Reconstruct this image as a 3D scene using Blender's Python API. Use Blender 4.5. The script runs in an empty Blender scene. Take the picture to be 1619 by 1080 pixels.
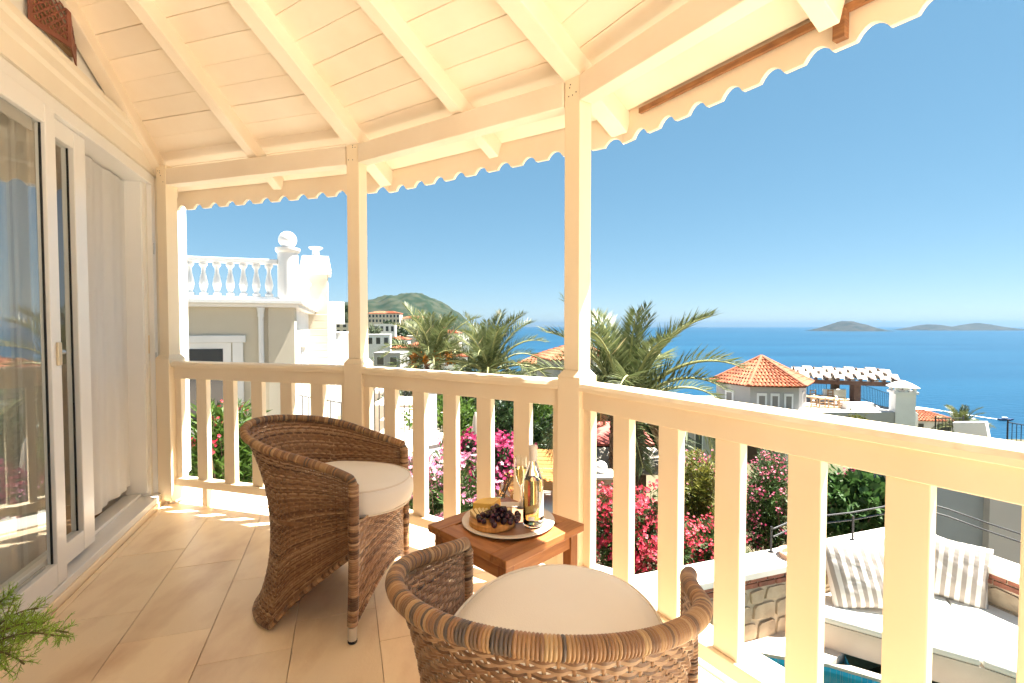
import bpy, bmesh, math, random
import numpy as np
from mathutils import Vector, Matrix
random.seed(7); rng = np.random.default_rng(7)
sc = bpy.context.scene
col = sc.collection
R = math.radians

# ------------------------------------------------------------------ camera
FPX, W0, H0, EYE = 775.0, 1619.0, 1080.0, 1.2
PITCH = math.atan(24.0 / FPX)
cam = bpy.data.cameras.new('camera'); camo = bpy.data.objects.new('camera', cam); col.objects.link(camo)
cam.sensor_fit = 'HORIZONTAL'; cam.sensor_width = 36.0; cam.lens = FPX / W0 * 36.0
cam.clip_start = 0.05; cam.clip_end = 120000
camo.location = (0, 0, EYE); camo.rotation_euler = (math.pi / 2 - PITCH, 0, 0)
sc.camera = camo
# ------------------------------------------------------------------ sky, sun, exposure
SUN_EL, SUN_AZ = R(65), R(77)          # azimuth measured from +Y (view direction) towards +X
world = bpy.data.worlds.new('World'); sc.world = world; world.use_nodes = True
nt = world.node_tree; bg = nt.nodes['Background']
sky = nt.nodes.new('ShaderNodeTexSky'); sky.sky_type = 'NISHITA'; sky.sun_disc = False
sky.sun_elevation = SUN_EL; sky.sun_rotation = SUN_AZ
sky.air_density = 0.6; sky.dust_density = 0.0; sky.ozone_density = 4.0; sky.altitude = 50
hs = nt.nodes.new('ShaderNodeHueSaturation'); hs.inputs['Saturation'].default_value = 1.5; hs.inputs['Hue'].default_value = 0.482
gm = nt.nodes.new('ShaderNodeGamma'); gm.inputs[1].default_value = 0.48
nt.links.new(sky.outputs[0], gm.inputs[0]); nt.links.new(gm.outputs[0], hs.inputs['Color']); nt.links.new(hs.outputs[0], bg.inputs[0])
bg.inputs[1].default_value = 0.062
sl = bpy.data.lights.new('sun', 'SUN'); sl.energy = 5.0; sl.angle = R(0.53); sl.color = (1.0, 0.95, 0.86)
so = bpy.data.objects.new('sun', sl); col.objects.link(so)
sdir = Vector((math.sin(SUN_AZ) * math.cos(SUN_EL), math.cos(SUN_AZ) * math.cos(SUN_EL), math.sin(SUN_EL)))
so.rotation_euler = sdir.to_track_quat('Z', 'Y').to_euler(); so.location = (8, 2, 20)
sc.render.engine = 'CYCLES'
vs = sc.view_settings; vs.view_transform = 'Standard'; vs.look = 'None'; vs.gamma = 1.0; vs.exposure = 2.66
vs.use_curve_mapping = False
sc.cycles.max_bounces = 8; sc.cycles.diffuse_bounces = 6; sc.cycles.glossy_bounces = 3; sc.cycles.transmission_bounces = 8; sc.cycles.transparent_max_bounces = 10; sc.cycles.volume_bounces = 0
sc.cycles.sample_clamp_indirect = 6.0; sc.cycles.use_adaptive_sampling = True; sc.cycles.adaptive_threshold = 0.03; sc.cycles.use_denoising = True; sc.cycles.caustics_reflective = False; sc.cycles.caustics_refractive = False

# ------------------------------------------------------------------ helpers
def ray(px, py):
    x = (px - W0 / 2) / FPX; z = -(py - H0 / 2) / FPX
    c, s = math.cos(PITCH), math.sin(PITCH)
    return Vector((x, c + z * s, z * c - s))
def at(px, py, Y):                      # point seen at a pixel, Y metres in front of the camera
    r = ray(px, py); return Vector((0, 0, EYE)) + r * (Y / r.y)
def flr(px, py, z):                     # point seen at a pixel on the level z
    r = ray(px, py); return Vector((0, 0, EYE)) + r * ((z - EYE) / r.z)
def hv(deg): return Vector((math.sin(R(deg)), math.cos(R(deg)), 0))
AW, BW = hv(-19.0), hv(71.0)            # along the house wall, and square to it
ZV = Vector((0, 0, 1))

class MB:
    def __init__(s): s.v = []; s.f = []; s.a = []
    def add(s, vs, fs, val=0.5):
        o = len(s.v); s.v += [tuple(p) for p in vs]; s.f += [tuple(i + o for i in f) for f in fs]; s.a += [val] * len(vs)
        return s
    def box(s, c, X, Y, Z, val=0.5):    # centre and three half-axis vectors
        c, X, Y, Z = Vector(c), Vector(X), Vector(Y), Vector(Z)
        p = [c + X * i + Y * j + Z * k for k in (-1, 1) for j in (-1, 1) for i in (-1, 1)]
        f = [(0, 2, 3, 1), (4, 5, 7, 6), (0, 1, 5, 4), (2, 6, 7, 3), (0, 4, 6, 2), (1, 3, 7, 5)]
        if X.cross(Y).dot(Z) < 0: f = [tuple(reversed(q)) for q in f]
        return s.add(p, f, val)
    def abox(s, x0, x1, y0, y1, z0, z1, val=0.5):
        return s.box(((x0 + x1) / 2, (y0 + y1) / 2, (z0 + z1) / 2), ((x1 - x0) / 2, 0, 0), (0, (y1 - y0) / 2, 0), (0, 0, (z1 - z0) / 2), val)
    def beam(s, p, q, w, h, up=ZV, val=0.5):   # bar from p to q, width w, height h (centred)
        p, q = Vector(p), Vector(q); d = q - p; L = d.length; d.normalize()
        side = d.cross(up).normalized(); u = side.cross(d).normalized()
        return s.box((p + q) / 2, d * (L / 2), side * (w / 2), u * (h / 2), val)
    def prism(s, poly, z0, z1, val=0.5):       # plan polygon (counter-clockwise)
        n = len(poly); p = [(x, y, z0) for x, y in poly] + [(x, y, z1) for x, y in poly]
        f = [tuple(reversed(range(n))), tuple(range(n, 2 * n))] + [(i, (i + 1) % n, n + (i + 1) % n, n + i) for i in range(n)]
        return s.add(p, f, val)
    def tube(s, pts, rad, n=8, cap=True, val=0.5):
        pts = [Vector(p) for p in pts]; m = len(pts)
        if not hasattr(rad, '__len__'): rad = [rad] * m
        vs, fs = [], []; prev = None
        for i, p in enumerate(pts):
            t = (pts[min(i + 1, m - 1)] - pts[max(i - 1, 0)]).normalized()
            ref = ZV if abs(t.z) < .95 else Vector((1, 0, 0))
            if prev is None: u = t.cross(ref).normalized()
            else: u = (prev - t * prev.dot(t)).normalized()
            prev = u; w = t.cross(u)
            for k in range(n):
                a = 2 * math.pi * k / n; vs.append(p + (u * math.cos(a) + w * math.sin(a)) * rad[i])
        for i in range(m - 1):
            for k in range(n): fs.append((i * n + k, i * n + (k + 1) % n, (i + 1) * n + (k + 1) % n, (i + 1) * n + k))
        if cap: fs.append(tuple(reversed(range(n)))); fs.append(tuple((m - 1) * n + k for k in range(n)))
        return s.add(vs, fs, val)
    def lathe(s, prof, c=(0, 0, 0), n=20, val=0.5, cap=True):   # [(r, z)] from bottom to top
        vs, fs = [], []; m = len(prof)
        for r, z in prof:
            for k in range(n):
                a = 2 * math.pi * k / n; vs.append((c[0] + r * math.cos(a), c[1] + r * math.sin(a), c[2] + z))
        for i in range(m - 1):
            for k in range(n): fs.append((i * n + k, i * n + (k + 1) % n, (i + 1) * n + (k + 1) % n, (i + 1) * n + k))
        if cap: fs.append(tuple(reversed(range(n)))); fs.append(tuple((m - 1) * n + k for k in range(n)))
        return s.add(vs, fs, val)
    def sphere(s, c, r, n=12, m=8, val=0.5):
        rr = r if hasattr(r, '__len__') else (r, r, r)
        vs = [(c[0], c[1], c[2] - rr[2])]; fs = []
        for i in range(1, m):
            t = math.pi * i / m
            for k in range(n):
                a = 2 * math.pi * k / n; vs.append((c[0] + rr[0] * math.sin(t) * math.cos(a), c[1] + rr[1] * math.sin(t) * math.sin(a), c[2] - rr[2] * math.cos(t)))
        vs.append((c[0], c[1], c[2] + rr[2])); top = len(vs) - 1
        for k in range(n): fs.append((0, 1 + (k + 1) % n, 1 + k)); fs.append((top, top - n + k, top - n + (k + 1) % n))
        for i in range(m - 2):
            for k in range(n): fs.append((1 + i * n + k, 1 + i * n + (k + 1) % n, 1 + (i + 1) * n + (k + 1) % n, 1 + (i + 1) * n + k))
        return s.add(vs, fs, val)
    def mesh(s, name, m=None, smooth=False):
        me = bpy.data.meshes.new(name); me.from_pydata(s.v, [], s.f)
        if m is not None: me.materials.append(m)
        at_ = me.attributes.new('var', 'FLOAT', 'POINT'); at_.data.foreach_set('value', np.array(s.a, dtype=np.float32))
        if smooth: me.polygons.foreach_set('use_smooth', np.ones(len(me.polygons), dtype=bool))
        me.update(); return me
    def build(s, name, m, parent=None, smooth=False, bevel=0, seg=2, angle=35):
        me = s.mesh(name, m, smooth); o = bpy.data.objects.new(name, me); col.objects.link(o)
        if parent is not None: o.parent = parent
        if smooth: shade_auto(me)
        if bevel:
            b = o.modifiers.new('bevel', 'BEVEL'); b.width = bevel; b.segments = seg; b.limit_method = 'ANGLE'; b.angle_limit = R(angle)
        return o
def shade_auto(me):                     # sharp edges where faces meet steeply, so that smooth parts stay crisp
    bm = bmesh.new(); bm.from_mesh(me)
    for e in bm.edges:
        if len(e.link_faces) == 2 and e.calc_face_angle(0) > R(50): e.smooth = False
    bm.to_mesh(me); bm.free()
def quads(name, V, m, parent=None, var=None, smooth=False):     # V: (n,4,3) array of loose quads
    n = len(V); me = bpy.data.meshes.new(name)
    me.vertices.add(n * 4); me.vertices.foreach_set('co', V.reshape(-1).astype(np.float32))
    me.loops.add(n * 4); me.loops.foreach_set('vertex_index', np.arange(n * 4, dtype=np.int32))
    me.polygons.add(n); me.polygons.foreach_set('loop_start', np.arange(0, n * 4, 4, dtype=np.int32))
    me.polygons.foreach_set('loop_total', np.full(n, 4, dtype=np.int32))
    if var is None: var = rng.random(n)
    a = me.attributes.new('var', 'FLOAT', 'POINT'); a.data.foreach_set('value', np.repeat(var, 4).astype(np.float32))
    me.materials.append(m); me.update(calc_edges=True)
    o = bpy.data.objects.new(name, me); col.objects.link(o)
    if parent is not None: o.parent = parent
    return o
def link(name, me, parent=None, M=None):
    o = bpy.data.objects.new(name, me); col.objects.link(o)
    if parent is not None: o.parent = parent
    if M is not None: o.matrix_local = M
    return o
def tag(o, label=None, cat=None, group=None, kind=None):
    if label: o['label'] = label
    if cat: o['category'] = cat
    if group: o['group'] = group
    if kind: o['kind'] = kind
    return o
def thing(name, label, cat, loc=(0, 0, 0), rz=0, group=None):
    o = bpy.data.objects.new(name, None); col.objects.link(o); o.location = loc; o.rotation_euler = (0, 0, rz); o.empty_display_size = .1
    return tag(o, label, cat, group)
def copy_tree(o, parent=None):
    c = o.copy(); col.objects.link(c); c.parent = parent
    for ch in list(o.children): copy_tree(ch, c)
    return c

# ------------------------------------------------------------------ materials
def mat(name, c, rough=.6, c2=None, scale=4.0, stretch=(1, 1, 1), bump=0, bscale=40, spec=.4, var=0, metal=0, trans=0, detail=4, lo=.35, hi=.65, coat=0, sss=0):
    m = bpy.data.materials.new(name); m.use_nodes = True; t = m.node_tree; N = t.nodes; L = t.links
    b = N['Principled BSDF']; b.inputs['Roughness'].default_value = rough; b.inputs['Metallic'].default_value = metal
    b.inputs['Specular IOR Level'].default_value = spec; b.inputs['Base Color'].default_value = (*c, 1)
    if coat: b.inputs['Coat Weight'].default_value = coat
    if trans: b.inputs['Transmission Weight'].default_value = trans
    tc = N.new('ShaderNodeTexCoord'); mp = N.new('ShaderNodeMapping'); mp.inputs['Scale'].default_value = stretch
    L.new(tc.outputs['Object'], mp.inputs[0]); out = None
    if c2 is not None:
        n = N.new('ShaderNodeTexNoise'); n.inputs['Scale'].default_value = scale; n.inputs['Detail'].default_value = detail
        L.new(mp.outputs[0], n.inputs['Vector'])
        r = N.new('ShaderNodeMapRange'); r.inputs[1].default_value = lo; r.inputs[2].default_value = hi; L.new(n.outputs[0], r.inputs[0])
        x = N.new('ShaderNodeMix'); x.data_type = 'RGBA'; x.inputs[6].default_value = (*c, 1); x.inputs[7].default_value = (*c2, 1)
        L.new(r.outputs[0], x.inputs[0]); out = x.outputs[2]
    if var:                                # light/dark variation from piece to piece
        at_ = N.new('ShaderNodeAttribute'); at_.attribute_name = 'var'
        oi = N.new('ShaderNodeObjectInfo'); ad = N.new('ShaderNodeMath'); ad.operation = 'ADD'
        L.new(at_.outputs['Fac'], ad.inputs[0]); L.new(oi.outputs['Random'], ad.inputs[1])
        fr = N.new('ShaderNodeMath'); fr.operation = 'FRACT'; L.new(ad.outputs[0], fr.inputs[0])
        mr = N.new('ShaderNodeMapRange'); mr.inputs[3].default_value = 1 - var; mr.inputs[4].default_value = 1 + var; L.new(fr.outputs[0], mr.inputs[0])
        h = N.new('ShaderNodeHueSaturation'); L.new(mr.outputs[0], h.inputs['Value'])
        if out is not None: L.new(out, h.inputs['Color'])
        else: h.inputs['Color'].default_value = (*c, 1)
        out = h.outputs[0]
    if out is not None: L.new(out, b.inputs['Base Color'])
    if bump:
        n2 = N.new('ShaderNodeTexNoise'); n2.inputs['Scale'].default_value = bscale; n2.inputs['Detail'].default_value = 5; L.new(mp.outputs[0], n2.inputs['Vector'])
        bp = N.new('ShaderNodeBump'); bp.inputs['Strength'].default_value = bump; bp.inputs['Distance'].default_value = .01
        L.new(n2.outputs[0], bp.inputs['Height']); L.new(bp.outputs[0], b.inputs['Normal'])
    return m
def leafmat(name, c, c2, tl=.3, rough=.5, dry=None):       # thin leaf: diffuse with some light passing through, colour by piece
    m = bpy.data.materials.new(name); m.use_nodes = True; t = m.node_tree; N = t.nodes; L = t.links
    b = N['Principled BSDF']; b.inputs['Roughness'].default_value = rough; b.inputs['Specular IOR Level'].default_value = .35
    a = N.new('ShaderNodeAttribute'); a.attribute_name = 'var'
    cr = N.new('ShaderNodeValToRGB'); e = cr.color_ramp.elements; e[0].color = (*c, 1); e[1].color = (*c2, 1)
    if dry: q = e.new(.93); q.color = (*c2, 1); e[-1].color = (*dry, 1)
    L.new(a.outputs['Fac'], cr.inputs[0]); L.new(cr.outputs[0], b.inputs['Base Color'])
    tr = N.new('ShaderNodeBsdfTranslucent'); L.new(cr.outputs[0], tr.inputs[0])
    mx = N.new('ShaderNodeMixShader'); mx.inputs[0].default_value = tl
    L.new(b.outputs[0], mx.inputs[1]); L.new(tr.outputs[0], mx.inputs[2]); L.new(mx.outputs[0], N['Material Output'].inputs[0])
    return m
M = {}
M['paint'] = mat('cream_paint', (.88, .755, .565), .45, (.85, .71, .51), 3.0, (1, 1, .4), .12, 30, spec=.4, var=.03)
M['ceil'] = mat('cream_ceiling_paint', (.86, .76, .62), .5, (.82, .70, .55), 3.0, (1, 1, 1), .1, 25, spec=.35, var=.035)
M['stucco'] = mat('white_stucco', (.82, .79, .74), .85, (.77, .74, .68), 2.5, (1, 1, 1), .25, 90)
M['cornice'] = mat('cream_cornice', (.80, .73, .61), .7, (.77, .69, .57), 3, (1, 1, 1), .1, 60)
M['upvc'] = mat('white_plastic_frame', (.80, .79, .77), .3, (.77, .76, .74), 3, spec=.5)
M['grey_pvc'] = mat('grey_screen_frame', (.42, .40, .38), .5, (.36, .35, .33), 3)
M['gasket'] = mat('black_rubber', (.02, .02, .022), .6)
M['steel'] = mat('brushed_steel', (.55, .54, .52), .35, metal=1)
M['brass'] = mat('pale_brass', (.75, .60, .40), .4, metal=.6)
M['tile'] = mat('travertine', (.91, .74, .51), .30, (.64, .43, .25), 3.2, (1.8, .8, 1), .10, 70, spec=.45, var=.07, detail=14, lo=.46, hi=.80)
M['grout'] = mat('sandy_grout', (.62, .46, .30), .9, (.52, .37, .23), 8)
M['ledge'] = mat('white_ledge', (.74, .70, .63), .7, (.64, .58, .50), 4, (1, 1, 1), .15, 60)
M['iron'] = mat('black_iron', (.018, .018, .02), .5)
M['glass'] = mat('clear_glass', (1, 1, 1), .0, trans=1.0, spec=.5)
M['white'] = mat('white_paint', (.80, .79, .77), .6, (.74, .73, .71), 1.5, (1, 1, 1), .1, 50)
def panemat(name, tint, k=1.0):
    m = bpy.data.materials.new(name); m.use_nodes = True; t = m.node_tree; N = t.nodes; L = t.links
    N.remove(N['Principled BSDF'])
    tr = N.new('ShaderNodeBsdfTransparent'); tr.inputs[0].default_value = (*tint, 1)
    gl = N.new('ShaderNodeBsdfGlossy'); gl.inputs['Roughness'].default_value = .01
    fr = N.new('ShaderNodeFresnel'); fr.inputs[0].default_value = 1.3
    mx = N.new('ShaderNodeMixShader'); fk = N.new('ShaderNodeMath'); fk.operation = 'MULTIPLY'; fk.inputs[1].default_value = .2; L.new(fr.outputs[0], fk.inputs[0]); L.new(fk.outputs[0], mx.inputs[0]); L.new(tr.outputs[0], mx.inputs[1]); L.new(gl.outputs[0], mx.inputs[2])
    L.new(mx.outputs[0], N['Material Output'].inputs[0]); return m
M['pane'] = panemat('window_pane', (.90, .93, .92))
M['darkpane'] = mat('dark_window', (.05, .055, .06), .08, spec=.6)

# ================================================================== the balcony
PL, P0, P1 = Vector((-2.31, 3.31, 0)), Vector((-.903, 2.88, 0)), Vector((.282, 2.12, 0))
P2 = P1 + hv(148) * 1.70; P3 = P2 + hv(172) * 1.6
POSTS = [PL, P0, P1, P2, P3]
SEG = []                                            # start, end, direction, outward normal
for p, q in zip(POSTS[:-1], POSTS[1:]):
    d = (q - p).normalized(); SEG.append((p, q, d, Vector((-d.y, d.x, 0))))
SIG = [.40, .415, .413, .413]                       # roof pitch of each bay
ZB = 2.33                                           # underside of the ceiling above the railing line
OVER = .33
WO = Vector((-2.42, 3.33, 0))                       # foot of the door sill, far end
def isect(p, d, q, e):                              # plan intersection of two lines
    det = d.x * (-e.y) + e.x * d.y
    r = q - p; t = (r.x * (-e.y) + e.x * r.y) / det
    return p + d * t
def hip(i):                                         # plan direction (inward) of the hip over post i
    (_, _, _, n1), (_, _, _, n2) = SEG[i - 1], SEG[i]
    g = n1 * SIG[i - 1] - n2 * SIG[i]
    u = Vector((-g.y, g.x, 0)).normalized()
    return u if u.dot(n1) < 0 else -u
HIPS = {i: (POSTS[i], hip(i)) for i in (1, 2, 3)}
WALLP = WO - BW * .02
def bound(i, side, d):                              # where the line at distance d inside bay i ends
    p, q, dr, n = SEG[i]; base = p - n * d
    if side == 0: o, e = (WALLP, AW) if i == 0 else HIPS[i]
    else: o, e = HIPS[i + 1] if i + 1 in HIPS else (P3, hv(82))
    return isect(base, dr, o, e)

# ---- floor: slab, travertine tiles, ledge
off = lambda i, d: bound(i, 0, d)
outer = [off(0, -OVER) , off(1, -OVER), off(2, -OVER), off(3, -OVER), bound(3, 1, -OVER)]
inner = [off(0, -.10), off(1, -.10), off(2, -.10), off(3, -.10), bound(3, 1, -.10)]
wall_back = WO - AW * 7.5
slab = MB(); poly = [wall_back - BW * .3, P3 + Vector((.3, -2.6, 0))] + list(reversed(outer)) + [WO + AW * .55 - BW * .3]
slab.prism([(p.x, p.y) for p in poly], -.25, -.012)
floor = slab.build('balcony_floor', M['grout']); tag(floor, kind='structure')
lb = MB()
for i in range(4):
    a0, a1, b1, b0 = outer[i], outer[i + 1], inner[i + 1], inner[i]
    lb.prism([(b0.x, b0.y), (b1.x, b1.y), (a1.x, a1.y), (a0.x, a0.y)], -.011, .012)
lb.build('ledge', M['ledge'], floor, bevel=.004)
def clip(poly, p, n):                               # keep the side where (x-p).n <= 0
    out = []
    for i in range(len(poly)):
        a, b = poly[i], poly[(i + 1) % len(poly)]; da, db = (a - p).dot(n), (b - p).dot(n)
        if da <= 0: out.append(a)
        if da * db < 0: out.append(a + (b - a) * (da / (da - db)))
    return out
TW, TL = .312, .61
for r in range(-1, 13):
    for k in range(-7, 8):
        c0 = WO + BW * (.075 + r * TW) + AW * (-1.5 + k * TL + (.5 * TL if r % 2 else 0) + .07 * (r % 3))
        g = .0011
        pl = [c0 + BW * g + AW * g, c0 + BW * (TW - g) + AW * g, c0 + BW * (TW - g) + AW * (TL - g), c0 + BW * g + AW * (TL - g)]
        for (p, q, d, n) in SEG: pl = clip(pl, p + n * .098, n) if len(pl) > 2 else []
        pl = clip(pl, WO + BW * .045, -BW) if len(pl) > 2 else []
        if len(pl) < 3: continue
        ar = sum(pl[i].x * pl[(i + 1) % len(pl)].y - pl[(i + 1) % len(pl)].x * pl[i].y for i in range(len(pl)))
        if abs(ar) < .004: continue
        if ar < 0: pl.reverse()
        cc = sum(pl, Vector((0, 0, 0))) / len(pl)
        if cc.y < -1.2 or cc.x > 2.6: continue
        m = MB(); m.prism([(p.x, p.y) for p in pl], -.011, random.uniform(-.0006, .0006), random.random())
        m.build('floor_tile', M['tile'], floor, bevel=.0012, seg=1)

# ---- posts
def post(p, ang, z1, label):
    t = thing('balcony_post', label, 'post', (p.x, p.y, 0), -R(ang), 'square cream posts carrying the balcony roof')
    m = MB(); m.abox(-.06, .06, -.06, .06, .03, .985); m.build('lower_post', M['paint'], t, bevel=.004)
    m = MB(); m.add([(-.06, -.06, .9852), (.06, -.06, .9852), (.06, .06, .9852), (-.06, .06, .9852), (-.041, -.041, 1.012), (.041, -.041, 1.012), (.041, .041, 1.012), (-.041, .041, 1.012)],
          [(0, 3, 2, 1), (4, 5, 6, 7), (0, 1, 5, 4), (1, 2, 6, 5), (2, 3, 7, 6), (3, 0, 4, 7)]); m.build('post_collar', M['paint'], t)
    m = MB(); m.abox(-.0405, .0405, -.0405, .0405, 1.0122, z1); m.build('upper_post', M['paint'], t, bevel=.003)
    m = MB(); m.lathe([(.034, 0), (.034, .029)], n=12); m.build('foot_plate', M['steel'], t, smooth=True)
    for k in range(5):
        m = MB(); m.sphere((random.uniform(-.028, .028), -.0405, z1 - random.uniform(.025, .11)), .0028, 6, 4); m.build('nail_head', M['gasket'], t)
    return t
post(PL, 17, 2.262, 'cream square post standing against the house wall beside the sliding door')
post(P0, 17, 2.262, 'cream square post behind the left rattan chair, middle of the three')
post(P1, 45.5, 2.262, 'cream square post nearest the camera, behind the small wooden table')

# ---- railing panels
def railing(i, label):
    p, q, d, n = SEG[i]; L = (q - p).length
    t = thing('railing_panel', label, 'railing', (p.x, p.y, 0), math.atan2(d.y, d.x), 'cream slatted railing panels of the balcony')
    m = MB(); prof = [(-.045, .928), (-.047, .945), (-.040, .960), (-.022, .968), (.022, .968), (.040, .960), (.047, .945), (.045, .928)]
    x0, x1 = .058, L - .058; nn = len(prof)
    m.add([(x0, y, z) for y, z in prof] + [(x1, y, z) for y, z in prof], [tuple(range(nn)), tuple(reversed(range(nn, 2 * nn)))] + [(k, k + nn, (k + 1) % nn + nn, (k + 1) % nn) for k in range(nn)])
    m.build('handrail', M['paint'], t, bevel=.002)
    m = MB(); m.abox(x0, x1, -.026, .026, .852, .9275); m.build('upper_rail', M['paint'], t, bevel=.003)
    m = MB(); m.abox(x0, x1, -.03, .03, .13, .183); m.build('lower_rail', M['paint'], t, bevel=.004)
    ns = 6 if i == 2 else 5
    for k in range(ns + 2):
        if k in (0, ns + 1): w, c = .05, (x0 + .026 if k == 0 else x1 - .026)
        else: w, c = .086, x0 + (x1 - x0) * k / (ns + 1)
        m = MB(); m.abox(c - w / 2, c + w / 2, -.0175, .0175, .1833, .8517, random.random()); m.build('slat', M['paint'], t, bevel=.003)
    for k in range(2):
        m = MB(); m.abox(.3 + k * (L - .6) - .02, .3 + k * (L - .6) + .02, -.02, .02, .013, .1297); m.build('rail_foot', M['paint'], t)
    return t
railing(0, 'cream slatted railing panel behind the left rattan chair, next to the house wall')
railing(1, 'cream slatted railing panel behind the wooden table, between two posts')
railing(2, 'cream slatted railing panel running out of the picture on the right')

# ---- roof: ceiling boards, rafters, beams, scalloped fascia
def zc(i, P):                                       # ceiling height of bay i above plan point P
    p, q, d, n = SEG[i]; return ZB - SIG[i] * (Vector((P.x, P.y, 0)) - p).dot(n)
roof = thing('balcony_roof', 'cream boarded balcony roof with rafters and scalloped eaves board', 'roof', (0, 0, 0))
BWD = .118
for i in range(4):
    p, q, d, n = SEG[i]; k = -OVER + .012
    while k < (3.2 if i < 3 else 2.2):
        e = k + BWD; A, B, C, D = bound(i, 0, k + .0006), bound(i, 1, k + .0006), bound(i, 1, e - .0006), bound(i, 0, e - .0006)
        if (B - A).dot(d) > .05 and (C - D).dot(d) > .02:
            sh = .0015 * random.uniform(-1, 1); v = random.random()
            lo = [Vector((P.x, P.y, zc(i, P) + sh)) for P in (A, B, C, D)]; nn = Vector((n.x * SIG[i], n.y * SIG[i], 1)).normalized()
            hi = [P + nn * .018 for P in lo]
            m = MB(); m.add(lo + hi, [(0, 1, 2, 3), (7, 6, 5, 4), (0, 4, 5, 1), (1, 5, 6, 2), (2, 6, 7, 3), (3, 7, 4, 0)], v)
            o = m.build('ceiling_board', M['ceil'], roof, bevel=.0025, seg=1)
        k = e
    A, B, C, D = bound(i, 0, -OVER - .03), bound(i, 1, -OVER - .03), bound(i, 1, 3.2), bound(i, 0, 3.2)
    if (C - D).dot(d) < 0:
        X = isect(A, (D - A).normalized(), B, (C - B).normalized()); C = D = X
    m = MB(); pts = [A, B, C] if (C - D).length < 1e-4 else [A, B, C, D]; k = len(pts)
    lo = [Vector((P.x, P.y, zc(i, P) + .035)) for P in pts]; hi = [Vector((P.x, P.y, zc(i, P) + .075)) for P in pts]
    m.add(lo + hi, [tuple(range(k)), tuple(reversed(range(k, 2 * k)))] + [(j, j + k, (j + 1) % k + k, (j + 1) % k) for j in range(k)])
    m.build('roof_backing', mat('terracotta_backing_%d' % i, (.42, .17, .09), .8), roof)  # unseen sheet added above the boards to block sun through the gaps
def rafter(i, base, u, w, h, r0, r1):               # u: plan direction inwards
    a, b = base - u * r0, base + u * r1
    a = Vector((a.x, a.y, zc(i, a) - h / 2 - .001)); b = Vector((b.x, b.y, zc(i, b) - h / 2 - .001))
    m = MB(); m.beam(a, b, w, h, val=random.random()); m.build('rafter', M['ceil'], roof, bevel=.003)
rafter(0, WO + BW * .035, -AW, .065, .095, .30, 3.4)
mid0 = PL + (P0 - PL) * .50; rafter(0, mid0, -hv(2), .06, .09, .29, 2.6)
rafter(0, P0, HIPS[1][1], .082, .10, .33, 3.0)
mid1 = P0 + (P1 - P0) * .545; rafter(1, mid1, -hv(34), .06, .09, .30, 2.6)
rafter(1, P1, HIPS[2][1], .086, .10, .33, 3.0)
mid2 = P1 + hv(148) * .86; rafter(2, mid2, -hv(58), .06, .09, .30, 2.3)
for i in range(3):                                  # eaves beams between the post tops
    p, q, d, n = SEG[i]; m = MB()
    a = p + d * (.052 if i else .02) ; b = q - d * .052
    m.box(((a + b) / 2) + ZV * 2.187, d * ((b - a).length / 2), n * .036, ZV * .053); m.build('eaves_beam', M['ceil'], roof, bevel=.004)
def fascia(i):
    p, q, d, n = SEG[i]; A, B = bound(i, 0, -OVER), bound(i, 1, -OVER); L = (B - A).length
    zt = ZB - SIG[i] * OVER + .03; zl = zt - .155; step = .157; per = max(1, round(L / step)); step = L / per
    xs = []
    for k in range(per):
        x0 = k * step; xs += [(x0, zl)]
        for j in range(9):
            a = math.pi * j / 8; xs.append((x0 + step * .42 + (step * .58) * j / 8 * .98, zl + .034 * math.sin(a) ** .8))
    xs.append((L, zl)); m = MB(); th = .02
    nn = len(xs); v = []
    for off_ in (0, th):
        v += [A + d * x + n * off_ + ZV * z for x, z in xs] + [A + d * x + n * off_ + ZV * zt for x, z in xs]
    f = []
    for k in range(nn - 1):
        f += [(k, k + nn, k + 1 + nn, k + 1), (2 * nn + k, 2 * nn + k + 1, 3 * nn + k + 1, 3 * nn + k), (k, k + 1, 2 * nn + k + 1, 2 * nn + k), (nn + k, 3 * nn + k, 3 * nn + k + 1, nn + k + 1)]
    f += [(0, 2 * nn, 3 * nn, nn), (nn - 1, 2 * nn - 1, 4 * nn - 1, 3 * nn - 1)]
    m.add(v, f, random.random()); m.build('scalloped_fascia', M['ceil'], roof)
for i in range(4): fascia(i)
M['barewood'] = mat('bare_weathered_wood', (.36, .17, .07), .8, (.22, .10, .045), 14, (1, 1, 6), .3, 60)
p, q, d, n = SEG[2]; A = bound(2, 0, -OVER); m = MB()
m.box(A + d * .62 - n * .012 + ZV * 2.172, d * .50, n * .008, ZV * .011); m.build('bare_wood_strip', M['barewood'], roof)
m = MB(); m.box(A + d * .95 - n * .018 + ZV * 2.125, d * .017, n * .014, ZV * .042); m.build('bare_wood_block', M['barewood'], roof)

# ---- house wall with the sliding door
def wp(s, o, z): return WO - AW * s + BW * o + ZV * z    # s: along the wall towards the camera, o: out of the wall
def spx(px):                                        # wall coordinate s under a picture column (at the door plane)
    k = (px - W0 / 2) / FPX; return (k * WO.y - WO.x) / (-AW.x + k * AW.y) if True else 0
def wbox(m, s0, s1, o0, o1, z0, z1, val=.5): return m.box(wp((s0 + s1) / 2, (o0 + o1) / 2, (z0 + z1) / 2), AW * (abs(s1 - s0) / 2), BW * ((o1 - o0) / 2), ZV * ((z1 - z0) / 2), val)
DT = 2.205; S_END = 5.6
wall = thing('house_wall', 'white rendered house wall above and beside the sliding door', 'wall')
m = MB(); wbox(m, -.72, .10, -.30, -.015, -.25, 3.4); wbox(m, .10, S_END, -.30, -.015, DT + .004, 4.0); m.build('wall_face', M['stucco'], wall)
m = MB(); prof = [(0, 2.208), (.03, 2.215), (.035, 2.30), (.05, 2.315), (.05, 2.36), (.062, 2.375), (.062, 2.405), (0, 2.415)]
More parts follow.
